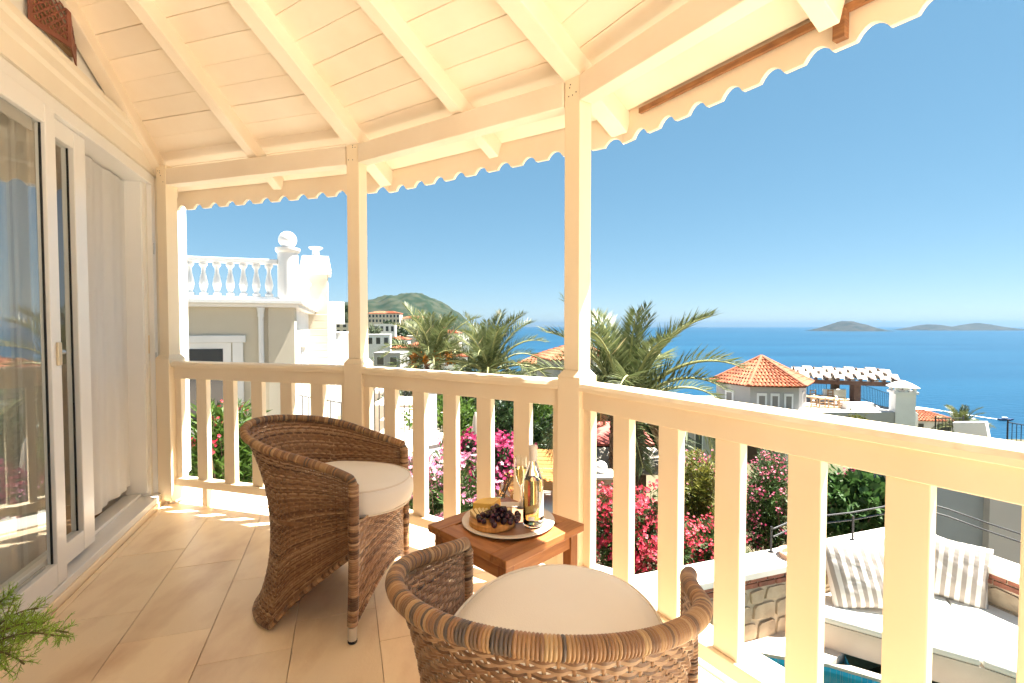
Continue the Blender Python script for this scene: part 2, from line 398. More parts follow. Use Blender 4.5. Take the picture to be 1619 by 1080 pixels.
n_ = len(prof); m.add([wp(-.02, o - .014, z) for o, z in prof] + [wp(S_END, o - .014, z) for o, z in prof],
      [tuple(reversed(range(n_))), tuple(range(n_, 2 * n_))] + [(k, (k + 1) % n_, (k + 1) % n_ + n_, k + n_) for k in range(n_)]); m.build('cornice', M['cornice'], wall)
m = MB(); wbox(m, -.03, S_END, -.01, .04, -.011, .036); m.build('skirting', M['tile'], wall, bevel=.006)
m = MB(); wbox(m, -.135, -.002, -.0145, .03, -.01, 2.2); m.build('door_reveal', M['cornice'], wall, bevel=.004)
m = MB(); wbox(m, -.70, -.30, -.0145, .012, .02, 3.3); m.build('corner_pilaster', M['stucco'], wall, bevel=.004)
# the room behind
room = thing('room_interior', 'shaded room behind the sliding glass doors', 'room')
M['roomwall'] = mat('room_plaster', (.62, .58, .52), .9, (.56, .52, .46), 2); M['roomfloor'] = mat('wooden_floor', (.26, .15, .08), .5, (.18, .10, .05), 6, (8, 1, 1))
m = MB(); wbox(m, -.1, S_END, -4.0, -.19, -.03, .0); m.build('room_floor', M['roomfloor'], room)
m = MB(); wbox(m, -.1, S_END, -4.1, -4.0, 0, 2.7); wbox(m, -.22, -.1, -4.0, -.31, 0, 2.7); wbox(m, S_END, S_END + .1, -4.0, -.31, 0, 2.7); wbox(m, -.1, S_END, -4.0, -.31, 2.7, 2.8); m.build('room_walls', M['roomwall'], room)

door = thing('sliding_door', 'white framed sliding glass door, partly open, left of the balcony', 'door', (0, 0, 0))
def dbox(s0, s1, o0, o1, z0, z1, name, mm, par=door, bevel=.003):
    q_ = MB(); wbox(q_, s0, s1, o0, o1, z0, z1); return q_.build(name, mm, par, bevel=bevel)
sA, sB, sC, sD, sE = spx(66), spx(84), spx(128), spx(147), spx(214)
dbox(0, S_END, -.16, .034, .037, .075, 'sill', M['upvc']); dbox(0, S_END, -.16, -.07, .0752, .095, 'track', M['upvc'])
dbox(0, S_END, -.15, .012, 2.14, DT, 'head_frame', M['upvc'])
dbox(0, .062, -.15, .012, .0755, 2.1395, 'jamb', M['upvc']); dbox(.064, .12, -.15, -.03, .0958, 2.1395, 'jamb', M['upvc'])
dbox(.0645, .095, -.0295, -.02, .0958, 2.1395, 'jamb_rebate', M['upvc'])
for z in (.35, .95, 1.68): dbox(.045, .057, .0122, .018, z, z + .075, 'hinge_keep', M['steel'], bevel=.001)
dbox(.066, .094, -.0198, -.014, 1.02, 1.14, 'strike_plate', M['brass'], bevel=.001)
def leaf(s0, s1, o0, o1, st0, st1, name, fm, z0=.098, z1=2.138):   # s0 < s1; st0/st1 stile widths
    f = MB(); wbox(f, s0, s0 + st0, o0, o1, z0, z1); f_ = f.build(name, fm, door, bevel=.004)
    g = MB(); wbox(g, s1 - st1, s1, o0, o1, z0, z1); g.build('stile', fm, f_, bevel=.004)
    g = MB(); wbox(g, s0 + st0 + .0005, s1 - st1 - .0005, o0 + .001, o1 - .001, z0, z0 + .10); g.build('bottom_rail', fm, f_, bevel=.004)
    g = MB(); wbox(g, s0 + st0 + .0005, s1 - st1 - .0005, o0 + .001, o1 - .001, z1 - .085, z1); g.build('top_rail', fm, f_, bevel=.004)
    om = (o0 + o1) / 2; g = MB(); v = [wp(s0 + st0, om, z0 + .1), wp(s1 - st1, om, z0 + .1), wp(s1 - st1, om, z1 - .085), wp(s0 + st0, om, z1 - .085)]
    g.add(v, [(0, 1, 2, 3)]); g.build('pane', M['pane'], f_)
    for (a, b) in ((s0 + st0 + .001, s0 + st0 + .006), (s1 - st1 - .006, s1 - st1 - .001)):
        g = MB(); wbox(g, a, b, om - .003, om + .004, z0 + .101, z1 - .086); g.build('gasket', M['gasket'], f_)
    return f_
lf = leaf(sD, sD + 1.05, -.065, -.012, (sC - sD) * .92, .07, 'sliding_leaf', M['upvc'])
lf2 = leaf(sB + .004, sB + 1.7, -.008, .030, (sA - sB) * .9, .07, 'outer_leaf', M['upvc'], z0=.078)
dbox(sB + .02, sB + .05, .0305, .040, 1.03, 1.13, 'latch', M['brass'], lf2, bevel=.002)
hb = MB(); hb.tube([wp(sB - .005, .01, 1.085), wp(sB - .055, .012, 1.085)], .010, 10); hb.build('latch_bolt', M['steel'], lf2, smooth=True)
dbox(sB + .118, sB + 1.62, -.002, .006, 2.00, 2.135, 'screen_box', M['grey_pvc'], lf2, bevel=.004)
dbox(sB + .118, sB + 1.62, -.002, .006, .09, .19, 'screen_rail', M['grey_pvc'], lf2, bevel=.004)

# curtains: sheer cloth with folds
def clothmat(name, c, tl, alpha):
    m = bpy.data.materials.new(name); m.use_nodes = True; t = m.node_tree; N = t.nodes; L = t.links
    b = N['Principled BSDF']; b.inputs['Base Color'].default_value = (*c, 1); b.inputs['Roughness'].default_value = .9; b.inputs['Specular IOR Level'].default_value = .1
    tr = N.new('ShaderNodeBsdfTranslucent'); tr.inputs[0].default_value = (*c, 1); tp = N.new('ShaderNodeBsdfTransparent')
    mx = N.new('ShaderNodeMixShader'); mx.inputs[0].default_value = tl; L.new(b.outputs[0], mx.inputs[1]); L.new(tr.outputs[0], mx.inputs[2])
    m2 = N.new('ShaderNodeMixShader'); m2.inputs[0].default_value = alpha; L.new(mx.outputs[0], m2.inputs[1]); L.new(tp.outputs[0], m2.inputs[2])
    L.new(m2.outputs[0], N['Material Output'].inputs[0]); return m
M['sheer'] = clothmat('sheer_linen', (.90, .88, .85), .35, .10); M['drape'] = clothmat('beige_linen', (.72, .68, .63), .35, .08)
def curtain(s0, s1, o, z0, z1, mm, label, amp=.022, freq=26, seed=0, hang=0):
    rr = random.Random(seed); n = int(abs(s1 - s0) * 150) + 8; rows = 14; v, f = [], []
    ph = [rr.uniform(0, 6.28) for _ in range(3)]
    for j in range(rows + 1):
        z = z1 + (z0 - z1) * j / rows; k = .5 + .5 * j / rows
        for i in range(n + 1):
            s = s0 + (s1 - s0) * i / n
            oo = o + amp * k * (math.sin(s * freq + ph[0] + .25 * math.sin(z * 2)) * .6 + .4 * math.sin(s * freq * 2.3 + ph[1]) + .4 * math.sin(s * 6 + ph[2]))
            zz = z + (hang * (s - s0) / (s1 - s0) if j == rows else 0); v.append(wp(s, oo, zz))
    for j in range(rows):
        for i in range(n): a = j * (n + 1) + i; f.append((a, a + 1, a + n + 2, a + n + 1))
    q_ = MB(); q_.add(v, f); o_ = q_.build('curtain', mm, smooth=True); q2 = MB()
    return tag(o_, label, 'curtain')
curtain(.10, sD - .06, -.115, .16, 2.13, M['sheer'], 'white sheer curtain blowing in the open gap of the sliding door', .016, 22, 3, -.02)
curtain(sC - .02, sC + .55, -.16, .05, 2.5, M['drape'], 'beige curtain gathered behind the narrow glass of the sliding leaf', .03, 40, 5)
curtain(sA + .10, sA + .50, -.15, .05, 2.5, M['sheer'], 'pale curtain fold hanging behind the wide glass pane', .03, 38, 8)
curtain(sA + .52, sA + 2.2, -.17, .05, 2.5, M['drape'], 'grey beige curtain behind the wide glass pane at the left edge', .03, 34, 9)

# ---- perforated copper lantern high on the wall
M['copper'] = mat('pierced_copper', (.34, .13, .09), .5, (.24, .09, .06), 8, metal=.5)
lant = thing('wall_lantern', 'pierced copper wall lantern high on the white wall', 'lantern')
s_l, s_r = spx(20), spx(90)
sl0, sl1 = .98, 1.36
zl0 = 2.45
m = MB()
for side in range(2):                               # two pierced faces meeting at the corner
    if side == 0: O = wp(sl0, .0, zl0); X = (wp(sl0 + .19, .06, zl0) - O)
    else: O = wp(sl0 + .19, .06, zl0); X = (wp(sl1, .0, zl0) - O)
    Lx = X.length; X = X / Lx; Nn = X.cross(ZV); Hh = .36
    for (u0, u1, w0, w1) in ((0, .018, 0, Hh), (Lx - .018, Lx, 0, Hh), (.018, Lx - .018, 0, .02), (.018, Lx - .018, Hh - .02, Hh)):
        m.box(O + X * ((u0 + u1) / 2) + ZV * ((w0 + w1) / 2), X * ((u1 - u0) / 2), Nn * .003, ZV * ((w1 - w0) / 2))
    for k in range(-14, 14):                        # lattice
        for sg in (1, -1):
            y0 = k * .034 + (0 if sg > 0 else .0); a = (.012, y0); b = (Lx - .012, y0 + sg * (Lx - .024))
            lo_, hi_ = .01, Hh - .01; t0, t1 = 0.0, 1.0; dy = b[1] - a[1]
            ta, tb = (lo_ - a[1]) / dy, (hi_ - a[1]) / dy; t0, t1 = max(0, min(ta, tb)), min(1, max(ta, tb))
            if t1 - t0 < .05: continue
            pa = O + X * (a[0] + (b[0] - a[0]) * t0) + ZV * (a[1] + dy * t0); pb = O + X * (a[0] + (b[0] - a[0]) * t1) + ZV * (a[1] + dy * t1)
            m.beam(pa, pb, .007, .003, up=Nn)
m.build('pierced_shade', M['copper'], lant)
m = MB(); wbox(m, sl0 + .03, sl1 - .03, -.014, .008, zl0 + .03, zl0 + .33); m.build('back_plate', mat('lantern_brass', (.42, .27, .14), .45, metal=.5), lant)
# ================================================================== furniture
def rampmat(name, cols, rough=.5, spec=.4, noise=None):
    m = bpy.data.materials.new(name); m.use_nodes = True; t = m.node_tree; N = t.nodes; L = t.links
    b = N['Principled BSDF']; b.inputs['Roughness'].default_value = rough; b.inputs['Specular IOR Level'].default_value = spec
    a = N.new('ShaderNodeAttribute'); a.attribute_name = 'var'; cr = N.new('ShaderNodeValToRGB'); e = cr.color_ramp.elements
    e[0].position, e[0].color = cols[0][0], (*cols[0][1], 1); e[1].position, e[1].color = cols[-1][0], (*cols[-1][1], 1)
    for p_, c_ in cols[1:-1]: q_ = e.new(p_); q_.color = (*c_, 1)
    src = a.outputs['Fac']
    if noise:
        tc = N.new('ShaderNodeTexCoord'); n = N.new('ShaderNodeTexNoise'); n.inputs['Scale'].default_value = noise[0]; n.inputs['Detail'].default_value = 3
        L.new(tc.outputs['Object'], n.inputs['Vector']); mm = N.new('ShaderNodeMath'); mm.operation = 'MULTIPLY_ADD'; mm.inputs[1].default_value = noise[1]; 
        sb = N.new('ShaderNodeMath'); sb.operation = 'SUBTRACT'; sb.inputs[1].default_value = .5; L.new(n.outputs[0], sb.inputs[0])
        L.new(sb.outputs[0], mm.inputs[0]); L.new(a.outputs['Fac'], mm.inputs[2]); src = mm.outputs[0]
    L.new(src, cr.inputs[0]); L.new(cr.outputs[0], b.inputs['Base Color']); return m
M['wicker'] = rampmat('brown_wicker', [(0, (.10, .045, .02)), (.35, (.20, .095, .042)), (.7, (.31, .165, .078)), (1, (.45, .28, .15))], .42, .45, (60, .7))
M['wrap'] = rampmat('rattan_wrap', [(0, (.11, .08, .06)), (.3, (.20, .11, .055)), (.55, (.30, .15, .065)), (.8, (.40, .23, .10)), (1, (.50, .33, .16))], .38, .5, (30, .15))
M['cushion'] = mat('cream_canvas', (.86, .82, .75), .9, (.83, .78, .71), 3, (1, 1, 1), .12, 320, spec=.2)
M['piping'] = mat('cushion_piping', (.76, .69, .60), .9)

def shape_r(z):
    return .2635 + .36 * max(0, z - .36) ** 2 + (.36 * (.36 - z) ** 2 if z < .36 else 0)
ARMX, LA, YS = .245, .265, .93
def U(s, z):                                        # s in [-1, 1] along the U, open to +x
    r = shape_r(z); arc = math.pi * .3; tot = arc + 2 * LA; a = s * tot / 2
    if abs(a) <= arc / 2:
        th = a / (arc / 2) * math.pi / 2; kx = .71 + (.25 * ((z - .33) / .44) ** 2 if z > .33 else .17 * ((.33 - z) / .33) ** 2); x = -.02 - r * kx * math.cos(th); y = r * YS * math.sin(th)
    else:
        k = (abs(a) - arc / 2) / LA; x = -.02 + (ARMX + .02) * k; y = math.copysign(r * YS - (.012 * k), a)
        yl = .283; y = math.copysign(abs(y) * (1 - k ** 2) + yl * k ** 2, a)
    return x, y
SA = (math.pi * .15) / (math.pi * .15 + LA)          # |s| where the arms begin
def zr(s): t = abs(s); return .772 - .150 * (t ** 1.7)
def zb(s):
    t = abs(s); t0 = .52
    return .015 if t < t0 else .015 + .31 * ((t - t0) / (1 - t0)) ** .9
def surf(s, v):
    z = zb(s) + (zr(s) - zb(s)) * v; x, y = U(s, z); return Vector((x, y, z))
def strip(m, pts, nrm, w, th, up, val):              # flat strand through pts with normals, width along up
    n = len(pts); vs = []; fs = []
    for p_, q_, u_ in zip(pts, nrm, up):
        vs += [p_ + u_ * (w / 2), p_ + q_ * th, p_ - u_ * (w / 2), p_ - q_ * th]
    for i in range(n - 1):
        for k in range(4): fs.append((i * 4 + k, i * 4 + (k + 1) % 4, (i + 1) * 4 + (k + 1) % 4, (i + 1) * 4 + k))
    m.add(vs, fs, val)
def weave(fn, ns, nr, ncyc, ends, seed, amp=.0022, w=None):    # fn(s,v), rows along s, ncyc stakes
    rr = random.Random(seed); m = MB(); st = MB()
    S = np.linspace(ends[0], ends[1], ns); E = 1e-3
    grid_n = {}
    def nrm(s, v):
        a = fn(min(s + E, 1), v) - fn(max(s - E, -1), v); b = fn(s, min(v + E, 1)) - fn(s, max(v - E, 0)); n = a.cross(b)
        return n.normalized(), b.normalized()
    rows = []
    for j in range(nr):
        v = (j + .5) / nr; pts, nn, uu = [], [], []
        wav = rr.uniform(-.15, .15) / nr
        for i, s in enumerate(S):
            n, u = nrm(s, v); ph = math.pi * (s - ends[0]) / (ends[1] - ends[0]) * ncyc
            k = math.cos(ph + (math.pi if (j // 2) % 2 else 0)); k = math.copysign(abs(k) ** .7, k)
            pts.append(fn(s, min(1, max(0, v + wav * math.sin(9 * s + j)))) + n * (amp * k)); nn.append(n); uu.append(u)
        hgt = (fn(0, 1) - fn(0, 0)).length if w is None else w * nr
        wl = [(fn(s, 1) - fn(s, 0)).length / nr * 1.3 for s in S]
        n_ = len(pts); vs, fs = [], []
        for p_, q_, u_, ww in zip(pts, nn, uu, wl): vs += [p_ + u_ * (ww / 2), p_ + q_ * .0025, p_ - u_ * (ww / 2), p_ - q_ * .0025]
        for i in range(n_ - 1):
            for k in range(4): fs.append((i * 4 + k, i * 4 + (k + 1) % 4, (i + 1) * 4 + (k + 1) % 4, (i + 1) * 4 + k))
        m.add(vs, fs, min(1, max(0, rr.gauss(.48, .22))))
    for c in range(ncyc + 1):                        # stakes
        s = ends[0] + (ends[1] - ends[0]) * c / ncyc; s = min(max(s, -1), 1); pts, nn, uu = [], [], []
        for j in range(25):
            v = j / 24; n, u = nrm(s, v); a = (fn(min(s + E, 1), v) - fn(max(s - E, -1), v)).normalized(); pts.append(fn(s, v)); nn.append(n); uu.append(a)
        strip(st, pts, nn, .0062, .0014, uu, rr.uniform(.45, .95))
    return m, st
def wrapped(pts, rad, pitch, seed, m=None, flat=1.0):    # tube wound with strands: one raised ring per turn
    rr = random.Random(seed); m = m or MB(); pts = [Vector(p_) for p_ in pts]
    L = [0]
    for a, b in zip(pts[:-1], pts[1:]): L.append(L[-1] + (b - a).length)
    tot = L[-1]; n = int(tot / pitch)
    def P(l):
        l = min(max(l, 0), tot); i = int(np.searchsorted(L, l)) ; i = min(max(i, 1), len(L) - 1); t = (l - L[i - 1]) / (L[i] - L[i - 1]); return pts[i - 1].lerp(pts[i], t)
    cur = .5
    for k in range(n):
        l0, l1 = k * pitch, (k + 1) * pitch; r_ = rr.random()
        cur = rr.choice([.02, .3, .45, .6, .75, .9]) if r_ < .85 else cur
        c = [P(l0 + (l1 - l0) * q_) for q_ in (0, .2, .5, .8, 1)]
        m.tube(c, [rad * .9, rad * .985, rad * 1.03, rad * .985, rad * .9], 14, cap=False, val=min(1, max(0, cur + rr.uniform(-.08, .08))))
    return m

def make_chair():
    root = bpy.data.objects.new('rattan_chair', None); col.objects.link(root)
    m, st = weave(surf, 261, 100, 65, (-1, 1), 3)
    o = m.build('woven_shell', M['wicker'], root, smooth=True); o['kind'] = 'stuff'
    st.build('stakes', M['wicker'], root, smooth=True)['kind'] = 'stuff'
    rim = [surf(s, 1.0) for s in np.linspace(-1, 1, 90)]
    e0, e1 = rim[0], rim[-1]
    rim = [e0 + Vector((.012, 0, -.03)), e0 + Vector((.008, 0, -.012))] + rim + [e1 + Vector((.008, 0, -.012)), e1 + Vector((.012, 0, -.03))]
    wrapped(rim, .0165, .0058, 5).build('rim_wrap', M['wrap'], root, smooth=True)
    low = [surf(s, 0.0) for s in np.linspace(-1, 1, 80)]
    wrapped(low, .0105, .012, 8).build('lower_edge', M['wicker'], root, smooth=True)
    for sg in (-1, 1):
        leg = [(ARMX + .012, sg * .283, .600), (ARMX + .013, sg * .284, .45), (ARMX + .013, sg * .287, .3), (ARMX + .012, sg * .292, .15), (ARMX + .010, sg * .298, .062)]
        leg = [Vector(leg[0]).lerp(Vector(leg[0]), 0)] + [Vector(p_) for p_ in leg[1:]]
        l = wrapped(leg, .0205, .0085, 11 + sg).build('front_leg', M['wicker'], root, smooth=True)
        c = MB(); c.lathe([(.0165, .012), (.0175, .063)], (ARMX + .010, sg * .299, 0), 14); c.build('foot_cap', mat('aluminium_cap_%d' % sg, (.62, .58, .52), .4, metal=.7), l, smooth=True)
        c = MB(); c.lathe([(.015, 0), (.0175, .003), (.0175, .0119)], (ARMX + .010, sg * .299, 0), 14); c.build('foot_pad', M['gasket'], l, smooth=True)
    def front(s, v):
        y = s * .268; zt_ = .445; zb_ = .06 + .10 * (1 - s * s); bow = .03 * (1 - s * s)
        return Vector((ARMX + .01 + bow, y, zb_ + (zt_ - zb_) * v))
    m, st = weave(front, 91, 42, 19, (-1, 1), 4)
    o = m.build('front_panel', M['wicker'], root, smooth=True); o['kind'] = 'stuff'; st.build('front_stakes', M['wicker'], root, smooth=True)['kind'] = 'stuff'
    lin = MB(); g_ = [[front(s, v) + Vector((-.006, 0, 0)) for s in np.linspace(-.97, .97, 20)] for v in np.linspace(.02, .98, 6)]
    lin.add([p_ for r_ in g_ for p_ in r_], [(j * 20 + i, j * 20 + i + 1, (j + 1) * 20 + i + 1, (j + 1) * 20 + i) for j in range(5) for i in range(19)], .15); lin.build('front_backing', M['wicker'], root, smooth=True)  # dark backing added to stop sunlight showing through the weave
    wrapped([front(s, 0) for s in np.linspace(-1, 1, 30)], .009, .012, 4).build('front_edge', M['wicker'], root, smooth=True)
    d = MB(); pts = []
    for k in range(40):
        a = 2 * math.pi * k / 40; x = -.02 + (.262 if math.cos(a) > 0 else .170) * math.cos(a); pts.append((x if x < 0 else x * 1.05, .255 * math.sin(a)))
    d.prism(pts, .415, .432); d.build('seat_deck', M['wicker'], root)
    return root
def make_cushion():                                 # round pad, squared towards the back, with a piped seam
    N_, m = 72, MB(); ring = []
    def out(a, k):
        x, y = math.cos(a), math.sin(a); rx = .335 if x > 0 else .232; ry = .243
        return .05 + rx * k * math.copysign(abs(x) ** .92, x), ry * k * math.copysign(abs(y) ** .92, y)
    prof = [(.0, .434), (.6, .434), (.93, .437), (.975, .446), (.995, .465), (1.0, .488), (.995, .512), (.97, .532), (.93, .542), (.8, .551), (.55, .556), (.25, .558), (0.001, .558)]
    vs, fs = [], []
    for k, z in prof:
        for i in range(N_):
            a = 2 * math.pi * i / N_; x, y = out(a, max(k, .001)); vs.append((x, y, z + .004 * math.sin(3 * a + 2 * k) * (k > .5) * .6 + (.003 * math.sin(17 * x) * math.sin(13 * y + 1) if z > .54 else 0)))
    for j in range(len(prof) - 1):
        for i in range(N_): fs.append((j * N_ + i, j * N_ + (i + 1) % N_, (j + 1) * N_ + (i + 1) % N_, (j + 1) * N_ + i))
    m.add(vs, fs); o = m.build('seat_cushion', M['cushion'], smooth=True)
    for zz, kk in ((.538, .957), (.440, .965)):
        p_ = MB(); pts = [Vector((*out(2 * math.pi * i / 96, kk), zz)) for i in range(97)]; p_.tube(pts, .0035, 6, cap=False); p_.build('piping', M['piping'], o, smooth=True)
    return o
chair = make_chair(); cush = make_cushion()
tag(chair, 'brown woven rattan tub chair by the railing, seen from its side', 'chair', 'rattan tub chairs')
tag(cush, 'cream round seat cushion on the rattan chair by the railing', 'cushion', 'cream seat cushions')
ch2 = copy_tree(chair); cu2 = copy_tree(cush)
tag(ch2, 'brown woven rattan tub chair in the foreground, seen from behind', 'chair'); tag(cu2, 'cream round seat cushion on the foreground rattan chair', 'cushion')
for o, (x, y, a) in ((chair, (-.822, 2.152, -7.0)), (cush, (-.822, 2.152, -7.0)), (ch2, (.075, .972, 73.7)), (cu2, (.075, .972, 73.7))):
    o.location = (x, y, .0005); o.rotation_euler = (0, 0, R(a))

# ---- teak side table
def woodmat(name, c, c2, axis, scale=5):
    st_ = [14, 14, 14]; st_[axis] = 1.2
    return mat(name, c, .45, c2, scale, tuple(st_), .08, 30, spec=.4, var=.14, detail=6, lo=.3, hi=.7)
M['teakx'] = woodmat('teak_along_x', (.40, .17, .055), (.26, .095, .028), 0); M['teaky'] = woodmat('teak_along_y', (.40, .17, .055), (.26, .095, .028), 1); M['teakz'] = woodmat('teak_upright', (.34, .14, .042), (.24, .085, .025), 2)
TZ, TH = .45, .21
tab = thing('side_table', 'small square teak side table between the two chairs', 'table', (-.022, 1.838, 0), R(-44.5) + math.pi / 2)
for sg in (-1, 1):
    m = MB(); m.abox(-TH, TH, sg * (TH - .036) - .036, sg * (TH - .036) + .036, TZ - .028, TZ, random.random()); m.build('top_board', M['teakx'], tab, bevel=.003)
    m = MB(); m.abox(sg * (TH - .036) - .036, sg * (TH - .036) + .036, -TH + .0725, TH - .0725, TZ - .028, TZ - .0004, random.random()); m.build('top_board', M['teaky'], tab, bevel=.003)
for k in range(4):
    w = (2 * TH - .148) / 4; y0 = -TH + .074 + k * w
    m = MB(); m.abox(-TH + .0735, TH - .0735, y0 + .0025, y0 + w - .0025, TZ - .026, TZ - .003, random.random()); m.build('top_slat', M['teakx'], tab, bevel=.002)
for sx in (-1, 1):
    for sy in (-1, 1):
        m = MB(); m.abox(sx * .172 - .02, sx * .172 + .02, sy * .172 - .02, sy * .172 + .02, .0008, TZ - .0285, random.random()); m.build('leg', M['teakz'], tab, bevel=.003)
    m = MB(); m.abox(-.1515, .1515, sx * .176 - .01, sx * .176 + .01, TZ - .085, TZ - .029, random.random()); m.build('apron', M['teakx'], tab, bevel=.002)
    m = MB(); m.abox(sx * .176 - .01, sx * .176 + .01, -.1515, .1515, TZ - .085, TZ - .029, random.random()); m.build('apron', M['teaky'], tab, bevel=.002)

# ---- serving plate, board, cheese, grapes, bottle, glass
M['ceramic'] = mat('cream_ceramic', (.74, .66, .56), .3, (.68, .58, .48), 6, spec=.5); M['basket'] = mat('brown_glaze', (.40, .20, .10), .35, (.28, .13, .07), 20)
M['boardwood'] = mat('acacia_board', (.55, .27, .07), .5, (.40, .17, .04), 6, (16, 2, 2), .05, 40); 
M['cheese'] = mat('yellow_cheese', (.85, .55, .13), .5, (.82, .50, .10), 8, spec=.4, sss=0); M['rind'] = mat('cheese_rind', (.82, .46, .02), .35, spec=.5); M['cut'] = mat('cheese_cut', (.86, .68, .34), .6)
M['grape'] = mat('dark_grape', (.030, .008, .016), .28, (.07, .015, .03), 30, spec=.5, var=.3); M['stem'] = mat('grape_stem', (.12, .10, .03), .7)
pc = Vector((-.014, 1.86, TZ)); 
plate = thing('serving_plate', 'round cream serving plate with brown centre on the teak table', 'plate', pc)
m = MB(); m.lathe([(.0, .004), (.13, .004), (.142, .006), (.166, .013), (.176, .014), (.178, .011), (.168, .007), (.145, .0015), (.11, .0006), (.0, .0006)][::-1], n=56, cap=False); m.build('dish', M['ceramic'], plate, smooth=True)
m = MB(); m.lathe([(.0005, .0046), (.134, .0046), (.138, .0062)], n=48, cap=False); m.build('glazed_centre', M['basket'], plate, smooth=True)
bc = Vector((-.074, 1.825, TZ + .0068))
bd = MB(); bd.lathe([(.084, 0), (.088, .003), (.088, .020), (.085, .023)], n=40); bo = bd.build('round_board', M['boardwood'], smooth=True); bo.location = bc
tag(bo, 'round wooden cheese board on the cream plate', 'board')
ztop = bc.z + .0232
def wedge(name, label, loc, rz, L_, ang, h, mats, tilt=0):
    t = thing(name, label, 'cheese', loc, rz); m = MB(); n = 8; a = R(ang)
    pts = [(0, 0)] + [(L_ * math.cos(-a / 2 + a * k / n), L_ * math.sin(-a / 2 + a * k / n)) for k in range(n + 1)]
    m.prism(pts, 0, h); m.build('cheese_body', mats[0], t, bevel=.002)
    r_ = MB(); q_ = [(L_ * 1.0005 * math.cos(-a / 2 + a * k / n), L_ * 1.0005 * math.sin(-a / 2 + a * k / n)) for k in range(n + 1)] + [(L_ * 1.03 * math.cos(a / 2 - a * k / n), L_ * 1.03 * math.sin(a / 2 - a * k / n)) for k in range(n + 1)]
    r_.prism(q_[::-1], .0005, h - .0005); r_.build('rind', mats[1], t)
    return t
wedge('cheese_wedge', 'large yellow cheese wedge with waxed rind at the back of the board', (bc.x + .000, bc.y + .018, ztop), R(118), .075, 100, .044, (M['cheese'], M['rind']))
for k in range(5):
    t = thing('cheese_slice', 'pale cheese slice, number %s from the wedge in the fanned row' % ('one', 'two', 'three', 'four', 'five')[k], 'cheese', (bc.x - .070 + .0135 * k, bc.y - .004 + .010 * k - .002 * k * k, ztop + .0005), R(60), 'fanned cheese slices on the board')
    m = MB(); m.add([(0, -.028, 0), (0, .028, 0), (0, .012, .030), (.0095, -.028, 0), (.0095, .028, 0), (.0095, .012, .030)], [(0, 2, 1), (3, 4, 5), (0, 1, 4, 3), (1, 2, 5, 4), (2, 0, 3, 5)])
    m.build('slice_body', M['cut'], t); o = t; o.rotation_euler = (0, R(-18), R(35 - 4 * k))
m = MB(); m.abox(-.016, .016, -.010, .010, 0, .020); cq = m.build('cheese_cube', M['cut'], bevel=.002); cq.location = (bc.x + .056, bc.y + .034, ztop + .0005); cq.rotation_euler = (0, 0, .5); tag(cq, 'small pale cheese cube beside the grapes on the board', 'cheese')
gr = thing('grape_bunch', 'bunch of dark purple grapes on the front of the board', 'grapes', (bc.x + .022, bc.y - .022, ztop))
gm = MB(); gm.sphere((0, 0, 0), (.0098, .0098, .0112), 14, 10); gme = gm.mesh('grape', M['grape'], True)
rg = random.Random(12); placed = []
for k in range(1200):
    if len(placed) >= 62: break
    x, y = rg.gauss(0, .037), rg.gauss(0, .019); lim = .052 * math.exp(-(x / .055) ** 2 - (y / .035) ** 2)
    z = .0105 + rg.random() * max(0, lim - .012)
    if abs(x) > .082 or abs(y) > .045: continue
    if all((Vector((x, y, z)) - q_).length > .0168 for q_ in placed):
        placed.append(Vector((x, y, z)))
for k, p_ in enumerate(placed):
    s_ = rg.uniform(.86, 1.12); link('grape', gme, gr, Matrix.Translation(p_) @ Matrix.Rotation(rg.uniform(0, 6), 4, 'Z') @ Matrix.Rotation(rg.uniform(-.8, .8), 4, 'X') @ Matrix.Scale(s_, 4))
link('grape', gme, gr, Matrix.Translation((-.012, -.058, .004)) @ Matrix.Rotation(.5, 4, 'X') @ Matrix.Scale(1.15, 4))
m = MB(); m.tube([(-.05, -.012, .035), (-.02, -.02, .05), (.0, -.012, .056), (.03, .0, .05)], .0018, 6); m.tube([(-.045, -.02, .03), (-.028, -.03, .036), (-.01, -.03, .04)], .0013, 6); m.build('stalk', M['stem'], gr, smooth=True)

def glassmat(name, c, ior=1.46):
    m = bpy.data.materials.new(name); m.use_nodes = True; t = m.node_tree; b = t.nodes['Principled BSDF']
    b.inputs['Base Color'].default_value = (*c, 1); b.inputs['Transmission Weight'].default_value = 1; b.inputs['Roughness'].default_value = 0; b.inputs['IOR'].default_value = ior; return m
M['bottleglass'] = glassmat('bottle_glass', (.97, .98, .96)); M['wine'] = glassmat('rose_wine', (.99, .72, .30), 1.34); M['foil'] = mat('white_foil', (.78, .70, .62), .4); M['label'] = mat('white_paper_label', (.78, .74, .70), .8); M['print'] = mat('grey_print', (.30, .32, .34), .8)
bt = thing('wine_bottle', 'clear bottle of amber rosé wine standing on the plate', 'bottle', (.079, 1.815, TZ + .0065))
pr = [(.0005, .004), (.030, .0), (.0375, .004), (.0385, .012), (.0385, .150), (.0375, .165), (.032, .188), (.023, .212), (.0165, .232), (.0148, .25), (.0145, .287), (.0155, .288), (.0155, .298), (.0125, .299)]
inn = [(.0115, .298), (.0118, .25), (.0138, .232), (.0203, .211), (.0292, .187), (.0346, .165), (.0356, .150), (.0356, .014), (.03, .008), (.0005, .010)]
m = MB(); m.lathe(pr + inn, n=40, cap=False); m.build('bottle_glass', M['bottleglass'], bt, smooth=True)
m = MB(); m.lathe([(.0005, .0102), (.0296, .0084), (.0353, .0142), (.0353, .150), (.0343, .165), (.0320, .176), (.0005, .176)], n=40, cap=False); m.build('wine', M['wine'], bt, smooth=True)
